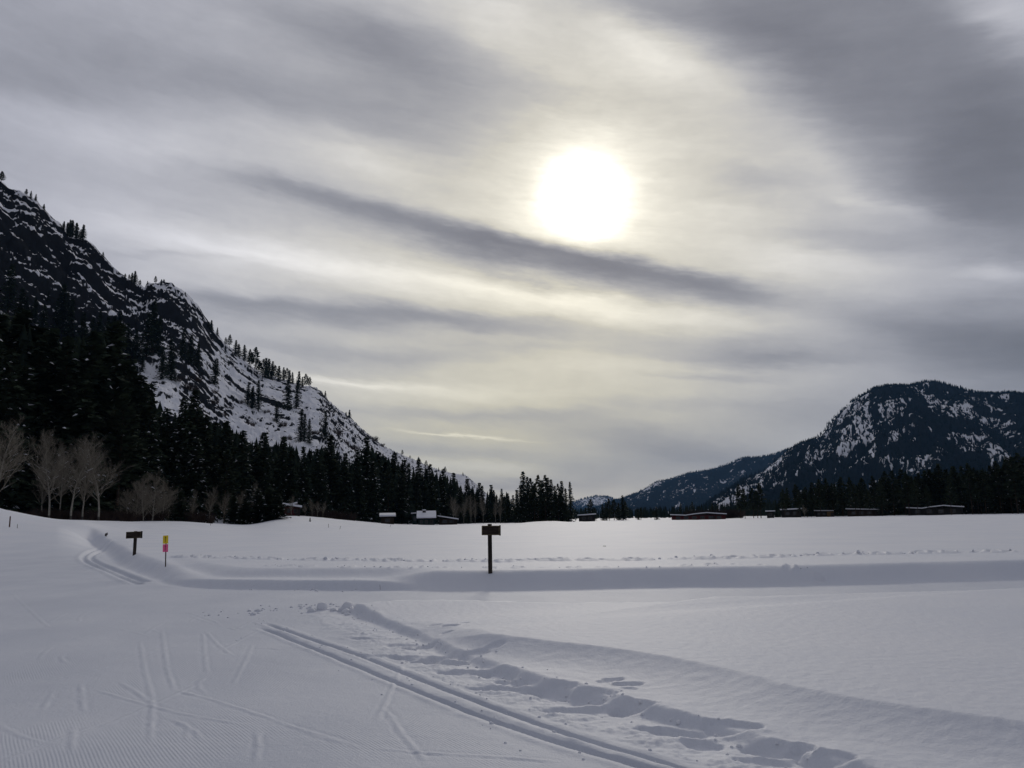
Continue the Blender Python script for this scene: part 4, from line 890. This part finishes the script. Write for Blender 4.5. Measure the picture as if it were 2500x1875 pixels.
# ------------------------------------------------------------------ buildings
def cabin(u0, u1, vb, D, hpx, rpx, wall, label, depth=6.0, roof='flat', tilt=0.0, nwin=2, door=True, chimney=None, snow_t=.35, over=.5, turn=0.0, name='cabin', cat='cabin'):
    k = D / FPX; c = at_dist((u0 + u1) / 2, vb, D); Wd = (u1 - u0) * k; az_ = math.atan2(c[0], c[1]); z = float(c[2])
    Hh = max(1.8, hpx * k); o = empty(name, (c[0], c[1], z - .15), -az_ + turn); tag(o, label, cat)
    b_ = MB(); b_.box((0, depth / 2, Hh / 2 - 1.5), (Wd - 2 * over, depth, Hh + 3)); link('wall', b_.mesh('wall', wall), o)
    rt = rpx * k
    def slab(name_, th, z_off, grow, mat_):
        q = MB(); w = Wd / 2 + grow; y0, y1 = -over - grow, depth + over + grow
        if roof == 'flat':
            pr = [(-w, 0 - tilt * w), (w, tilt * w)]
        elif roof == 'wave': pr = [(-w, .0), (-w * .45, -.25), (-w * .1, .15), (w * .3, .45), (w * .65, .18), (w, -.05)]
        elif roof == 'gable': pr = [(-w, 0), (0, rt), (w, 0)]
        else: pr = [(-w, 0), (w, 0)]
        if roof == 'pitch':                     # slope towards us
            n = len(q.v)
            for x in (-w, w):
                for (y, zz) in ((y0, 0), (y1 * .55, rt), (y1, rt * .3)):
                    q.v += [(x, y, Hh + zz + z_off), (x, y, Hh + zz + z_off + th)]
            A = lambda s_, i, t_: n + s_ * 6 + i * 2 + t_
            for i in range(2):
                q.f += [(A(0, i, 1), A(1, i, 1), A(1, i + 1, 1), A(0, i + 1, 1)), (A(0, i, 0), A(0, i + 1, 0), A(1, i + 1, 0), A(1, i, 0)), (A(0, i, 0), A(0, i, 1), A(0, i + 1, 1), A(0, i + 1, 0)), (A(1, i, 0), A(1, i + 1, 0), A(1, i + 1, 1), A(1, i, 1))]
            q.f += [(A(0, 0, 0), A(1, 0, 0), A(1, 0, 1), A(0, 0, 1)), (A(0, 2, 0), A(0, 2, 1), A(1, 2, 1), A(1, 2, 0))]
        else:
            n = len(q.v); m_ = len(pr)
            for (x, zz) in pr:
                for y in (y0, y1):
                    q.v += [(x, y, Hh + zz + z_off), (x, y, Hh + zz + z_off + th)]
            B_ = lambda i, y_, t_: n + i * 4 + y_ * 2 + t_
            for i in range(m_ - 1):
                q.f += [(B_(i, 0, 1), B_(i + 1, 0, 1), B_(i + 1, 1, 1), B_(i, 1, 1)), (B_(i, 0, 0), B_(i, 1, 0), B_(i + 1, 1, 0), B_(i + 1, 0, 0)), (B_(i, 0, 0), B_(i + 1, 0, 0), B_(i + 1, 0, 1), B_(i, 0, 1)), (B_(i, 1, 0), B_(i, 1, 1), B_(i + 1, 1, 1), B_(i + 1, 1, 0))]
            q.f += [(B_(0, 0, 0), B_(0, 0, 1), B_(0, 1, 1), B_(0, 1, 0)), (B_(m_ - 1, 0, 0), B_(m_ - 1, 1, 0), B_(m_ - 1, 1, 1), B_(m_ - 1, 0, 1))]
        return q.mesh(name_, mat_)
    rf = link('roof', slab('roof', .18, .01, 0, M_roof), o)
    link('roof_snow', slab('roof_snow', snow_t, .20, -.08, M_roofsnow), rf)
    if roof == 'gable':
        g = MB(); w = Wd / 2 - over; g.quad((-w, .01, Hh), (w, .01, Hh), (0, .01, Hh + rt * .9)); link('gable', g.mesh('gable', wall), o)
    for i in range(nwin):
        x = -Wd / 2 + Wd * (i + 1) / (nwin + 1 + .001); fr = MB(); ww, wh = min(1.3, Wd / (nwin + 1) * .5), min(1.1, Hh * .45); zc = Hh * .58
        for (cx, cz, sx_, sz_) in ((0, wh / 2, ww + .16, .08), (0, -wh / 2, ww + .16, .08), (-ww / 2, 0, .08, wh - .09), (ww / 2, 0, .08, wh - .09)): fr.box((x + cx, -.03, zc + cz), (sx_, .10, sz_))
        f = link('window', fr.mesh('window', M_trim), o); pn = MB(); pn.box((x, -.008, zc), (ww - .09, .03, wh - .09)); link('pane', pn.mesh('pane', M_glass), f)
    if door:
        dd = MB(); x = Wd * .27; dd.box((x, -.035, min(2.0, Hh * .8) / 2), (.95, .06, min(2.0, Hh * .8))); dr_ = link('door', dd.mesh('door', M_roof), o)
        hd = MB(); hd.box((x + .36, -.09, .95), (.12, .05, .05)); link('handle', hd.mesh('handle', M_trim), dr_)
    if chimney:
        cx, cw, ch = chimney; cc_ = MB(); cc_.box((cx, depth * .45, Hh + rt * .6 + ch / 2), (cw, cw, ch)); h_ = link('chimney', cc_.mesh('chimney', M_stone), o)
        sc_ = MB(); sc_.box((cx, depth * .45, Hh + rt * .6 + ch + .13), (cw * 1.05, cw * 1.05, .26)); link('chimney_snow', sc_.mesh('chimney_snow', M_roofsnow), h_)
    return o
cabin(1640, 1771, 1270.5, 268, 12, 0, M_redwall, 'long low dark red building with a wavy snow roof at the far field edge', 8, 'wave', 0, 6, True, snow_t=.28, name='lodge', cat='building')
h = cabin(690, 736, 1258, 172, 17, 0, M_redwall, 'dark red house with two tilted snow-covered roofs among bare trees', 6, 'flat', -.16, 2, True, snow_t=.42, name='house', cat='house')
q = MB(); k = 172 / FPX
q.quad((-2.0, 3.2, 1.45), (1.0, 3.2, 2.15), (1.0, 6.5, 2.15), (-2.0, 6.5, 1.45)); q.quad((-2.0, 3.2, 1.65), (1.0, 3.2, 2.4), (1.0, 6.5, 2.4), (-2.0, 6.5, 1.65)); q.quad((-2.0, 3.2, 1.45), (1.0, 3.2, 2.15), (1.0, 3.2, 2.4), (-2.0, 3.2, 1.65))
uw = MB(); uw.box((-.3, 4.9, 1.45), (2.2, 2.6, .9)); 
_ = link('upper_wall', uw.mesh('upper_wall', M_redwall), h); ur = link('upper_roof', q.mesh('upper_roof', M_roofsnow), h); _.location.z = ur.location.z = .55
cabin(604, 634, 1252, 178, 24, 0, M_redwall, 'dark shed with a snow roof, half hidden behind the young conifers', 5, 'flat', -.05, 1, False, snow_t=.28, name='shed', cat='shed')
cabin(926, 966, 1279, 208, 7, 5, M_brownwall, 'small brown hut with a white roof, sunk in snow at the forest edge', 5, 'pitch', 0, 1, False, snow_t=.4, name='hut', cat='hut')
cabin(1017, 1065, 1282, 222, 11, 15, M_greenwall, 'green house with a broad white roof and chimney under the forest', 7, 'pitch', 0, 3, True, (-.6, .9, 1.3), snow_t=.35, name='house', cat='house')
cabin(1003, 1022, 1280, 238, 25, 0, M_greenwall, 'narrow annex with a small snow roof behind the green house', 5, 'flat', .05, 1, False, snow_t=.28, name='annex', cat='annex')
cabin(1068, 1120, 1281, 226, 15, 0, M_brownwall, 'brown barn whose snowy roof tilts down away from the green house', 8, 'flat', -.17, 2, True, snow_t=.3, name='barn', cat='barn')
cabin(1410, 1456, 1272, 258, 8, 0, M_greywall, 'small grey hut with a flat snowy roof beside the middle clump', 6, 'flat', .05, 2, True, snow_t=.35, name='hut', cat='hut')
cabin(1870, 1893, 1263, 272, 8, 0, M_greywall, 'smallest grey hut, between the small cluster and the forest', 4, 'flat', 0, 1, False, snow_t=.3, name='hut', cat='hut')
cabin(1908, 1957, 1263, 270, 17, 0, M_greywall, 'grey cabin with a flat snow roof at the near end of the forest', 6, 'flat', .03, 2, True, snow_t=.35)
cabin(1990, 2022, 1262, 276, 11, 0, M_greywall, 'low grey cabin beside the ochre crate-like shed', 5, 'flat', -.02, 2, False, snow_t=.28)
cabin(2020, 2036, 1262, 266, 8, 0, M_yellowwall, 'small ochre box-shaped shed on the snow at the forest edge', 2, 'flat', 0, 0, True, snow_t=.12, over=.1, name='shed', cat='shed')
cabin(2073, 2154, 1260, 274, 14, 0, M_brownwall, 'long brown cabin with a thin snow roof under the forest, beyond the ochre shed', 6, 'flat', -.04, 4, True, snow_t=.25)
cabin(2228, 2340, 1258, 270, 16, 8, M_greywall, 'largest dark cabin with a stepped snow roof, under the tallest part of the forest', 7, 'wave', 0, 4, True, snow_t=.28)

# ------------------------------------------------------------------ signs, stakes and small things
def sign(u, vb, zb, wpx, bh_px, top_px, total_px, rz, tilt, label, dist=None):
    p = ground_hit(u, vb); z = p[2]; D = math.hypot(p[0], p[1]); k = D / FPX * 1.02
    o = empty('trail_sign', (p[0], p[1], z), rz); tag(o, label, 'sign')
    Ht = total_px * k; Wd = wpx * k; Bh = bh_px * k; zt = Ht - top_px * k
    b_ = MB(); b_.box((0, 0, Ht / 2 - .2), (.095, .095, Ht + .4)); po = link('post', b_.mesh('post', M_wood), o)
    bd = MB(); bd.box((0, -.075, zt - Bh / 2), (Wd - .02, .045, Bh - .02)); B_ = link('board', bd.mesh('board', M_board), o); B_.rotation_euler = (0, tilt, 0)
    fr = MB(); f = .022
    fr.box((0, -.10, zt - f / 2), (Wd, .03, f)); fr.box((0, -.10, zt - Bh + f / 2), (Wd, .03, f)); fr.box((-Wd / 2 + f / 2, -.10, zt - Bh / 2), (f, .03, Bh - 2 * f)); fr.box((Wd / 2 - f / 2, -.10, zt - Bh / 2), (f, .03, Bh - 2 * f))
    F_ = link('frame', fr.mesh('frame', M_boardedge), B_)
    ed = MB(); ed.box((Wd / 2 + .015, -.06, zt - Bh / 2), (.028, .07, Bh + .02)); link('edge_strip', ed.mesh('edge_strip', M_wood), B_)
    lt = MB()
    r = random.Random(int(u))
    for row, n in ((.32, 6), (.62, 8)):          # worn routed lines of text, unreadable at this distance
        x = -Wd * .30
        for i in range(n):
            w = Wd * .6 / n; lt.box((x + w / 2, -.0985, zt - Bh * row), (w * r.uniform(.4, .75), .003, Bh * .12)); x += w
    tag(link('lettering', lt.mesh('lettering', M_wood), B_), kind='stuff')
    return o
sign(1197, 1398, .40, 42, 22, 4, 112, R(6), R(.8), 'dark wooden trail sign on a tall square post beside the cross trail bank')
sign(328, 1355, .42, 37, 14, 1, 50, R(-16), R(-1.5), 'short dark wooden trail sign behind the bend of the trail')
p = ground_hit(404, 1384); z = p[2]; D = math.hypot(p[0], p[1]); k = D / FPX
o = empty('trail_marker', (p[0], p[1], z), R(-8)); tag(o, 'thin stake with a yellow plate above a pink plate beside the short trail sign', 'trail marker')
b_ = MB(); b_.box((0, 0, 32 * k - .15), (.026, .026, 66 * k + .3)); st = link('stake', b_.mesh('stake', M_stake), o)
for nm, z0_, z1_, mt in (('yellow_plate', 49.5, 68, M_yellow), ('pink_plate', 31.5, 49, M_pink)):
    b_ = MB(); b_.box((-.004, -.020, (z0_ + z1_) / 2 * k), (12.5 * k, .006, (z1_ - z0_ - .8) * k)); pp = link(nm, b_.mesh(nm, mt), o)
    a_ = MB(); zc = (z0_ + z1_) / 2 * k; a_.box((-.004, -.0245, zc - .01), (.014, .003, .13))
    a_.quad((-.032, -.026, zc + .05), (.024, -.026, zc + .05), (-.004, -.026, zc + .095)); link('mark', a_.mesh('mark', M_ink), pp)
    for s_ in (-1, 1):
        c_ = MB(); c_.box((-.004, -.025, zc + s_ * (z1_ - z0_) * k * .40), (.012, .004, .012)); link('staple', c_.mesh('staple', M_trim), pp)
o.rotation_euler = (0, R(-2.0), R(-8))
def stake(u, vt, vb, D, w, mat_, label, lean=0.0, cat='stake', name='stake'):
    p = ground_hit(u, vb); z = p[2]; H = max(.12, height_to(p[0], p[1], z, u, vt)); mb = MB(); mb.prism((0, 0, -.3), (lean * H, 0, H), w / 2, w / 2 * .9, 6); mb.prism((lean * H, 0, H), (lean * H + .004, 0, H + w * .25), w / 2 * .9, w * .25, 6)
    o = link(name, mb.mesh(name, mat_)); o.location = (p[0], p[1], z); tag(o, label, cat); return o
stake(23, 1261, 1287, 55, .10, M_redstake, 'thick reddish wooden stake in the snow below the mound')
stake(42, 1280, 1290, 55, .04, M_stake, 'short thin stake beside the thick reddish one')
stake(201, 0, 1290, 60, .04, M_stake, '') if False else None
stake(514, 1277, 1283, 95, .05, M_stake, 'tiny thin stake on the field before the young conifers')
stake(802, 1279, 1288, 95, .06, M_stake, 'short dark stake on the open field below the reddish brush')
stake(828, 1284, 1292, 85, .05, M_stake, 'slanting twig poking from the snow beside the short dark stake', .5, 'twig', 'twig')
stake(951, 1281, 1286, 110, .05, M_stake, 'slanting twig poking from the snow in front of the white-roofed hut', .6, 'twig', 'twig')
stake(931, 1436, 1441, 18.6, .008, M_stake, 'tiny twig in the trail below the far bank', -.3, 'twig', 'twig')
# half-buried tilted board and a buried stone
p = ground_hit(259, 1310); z = p[2]; o = empty('marker_board', (p[0], p[1], z), R(-25)); tag(o, 'small tilted grey board half buried in snow behind the short trail sign', 'board')
k = math.hypot(p[0], p[1]) / FPX
b_ = MB(); b_.box((0, 0, 5 * k), (8 * k, .04, 5.5 * k)); B_ = link('board', b_.mesh('board', M_stone), o); B_.rotation_euler = (R(-15), R(-18), 0)
b_ = MB(); b_.prism((-2 * k, .05, -.3), (-1.6 * k, .05, 4.2 * k), .03, .03, 6); link('post', b_.mesh('post', M_stake), o)
p = ground_hit(1476, 1333.5); z = p[2]; k = math.hypot(p[0], p[1]) / FPX
mb = MB(); r = random.Random(3); n = 14
pr = [(-5.2, .2), (-4.2, 1.3), (-2.5, 2.0), (0, 2.3), (2.4, 2.2), (4.2, 1.5), (5.2, .1)]
for y_ in (-.16, 0, .16):
    for (a, b2) in pr: mb.v.append((a * k * (1 - abs(y_)) + r.uniform(-.01, .01), y_, b2 * k * (1 - abs(y_) * 2) - .02 + r.uniform(-.01, .01)))
for i in range(6):
    mb.f += [(i, i + 1, i + 8, i + 7), (i + 7, i + 8, i + 15, i + 14)]
mb.f += [tuple(range(6, -1, -1)), tuple(range(14, 21))]
o = link('stone', mb.mesh('stone', M_stone)); o.location = (p[0], p[1], z); tag(o, 'flat dark stone showing through the snow of the open field', 'stone')

# loose snow lumps kicked up along the trails
def lump(V, F, c, s, r):
    n = len(V); k = 6
    for (z_, q) in ((-.3, .9), (.25, 1.0), (.75, .6)):
        for i in range(k):
            a = 6.283 * i / k; w = q * s * r.uniform(.7, 1.2); V.append((c[0] + w * math.cos(a), c[1] + w * math.sin(a), c[2] + z_ * s * r.uniform(.8, 1.1)))
    V.append((c[0], c[1], c[2] + s * .95))
    for l in range(2):
        for i in range(k): F.append((n + l * k + i, n + l * k + (i + 1) % k, n + (l + 1) * k + (i + 1) % k)); F.append((n + l * k + i, n + (l + 1) * k + (i + 1) % k, n + (l + 1) * k + i))
    for i in range(k): F.append((n + 2 * k + i, n + 2 * k + (i + 1) % k, n + 3 * k))
V, F, C = [], [], []; r = random.Random(9)
def along(L, n, spread, smin, smax):
    seg = np.array(L); cum = np.concatenate(([0], np.cumsum(np.hypot(*np.diff(seg, axis=0).T))))
    for _ in range(n):
        a = r.random() * cum[-1]; x = np.interp(a, cum, seg[:, 0]) + r.gauss(0, spread); y = np.interp(a, cum, seg[:, 1]) + r.gauss(0, spread); C.append((x, y, r.uniform(smin, smax) * (1 if r.random() < .85 else 1.6)))
along(pl([(560,1500),(700,1486),(800,1482),(850,1492)]), 70, .35, .012, .035)
along(pl([(800,1490),(840,1492)]), 8, .15, .06, .10)
along(SLAB_TOE[4:70], 160, .14, .006, .018)
along(STEPS, 110, .10, .015, .05)
along(STEPS2, 30, .10, .01, .03)
along(pl([(520,1440),(900,1442)]), 20, .2, .01, .03)
along(G1, 90, .3, .006, .014)
X = np.array([c[0] for c in C]); Y = np.array([c[1] for c in C]); Z, _ = ground_z(X, Y)
for (x, y, s), z in zip(C, Z): lump(V, F, (x, y, float(z)), s, r)
tag(link('snow_lumps', np_mesh('snow_lumps', np.array(V), np.array(F), 3, M_roofsnow, smooth=True)), 'loose lumps of snow along the trail edges', kind='stuff')

# ------------------------------------------------------------------ haze
HZ = 3.6e-5
M_h = bpy.data.materials.new('haze'); M_h.use_nodes = True; t = M_h.node_tree; t.nodes.clear()
pv = t.nodes.new('ShaderNodeVolumePrincipled'); pv.inputs['Color'].default_value = (.24, .51, .95, 1); pv.inputs['Density'].default_value = HZ; pv.inputs['Anisotropy'].default_value = .0
ou = t.nodes.new('ShaderNodeOutputMaterial'); t.links.new(pv.outputs[0], ou.inputs['Volume'])
mb = MB(); mb.box((0, 0, 500), (32000, 32000, 1100)); hz = link('haze', mb.mesh('haze', M_h)); tag(hz, 'thin blue winter haze filling the valley', kind='stuff')
print('conifers', n_con)
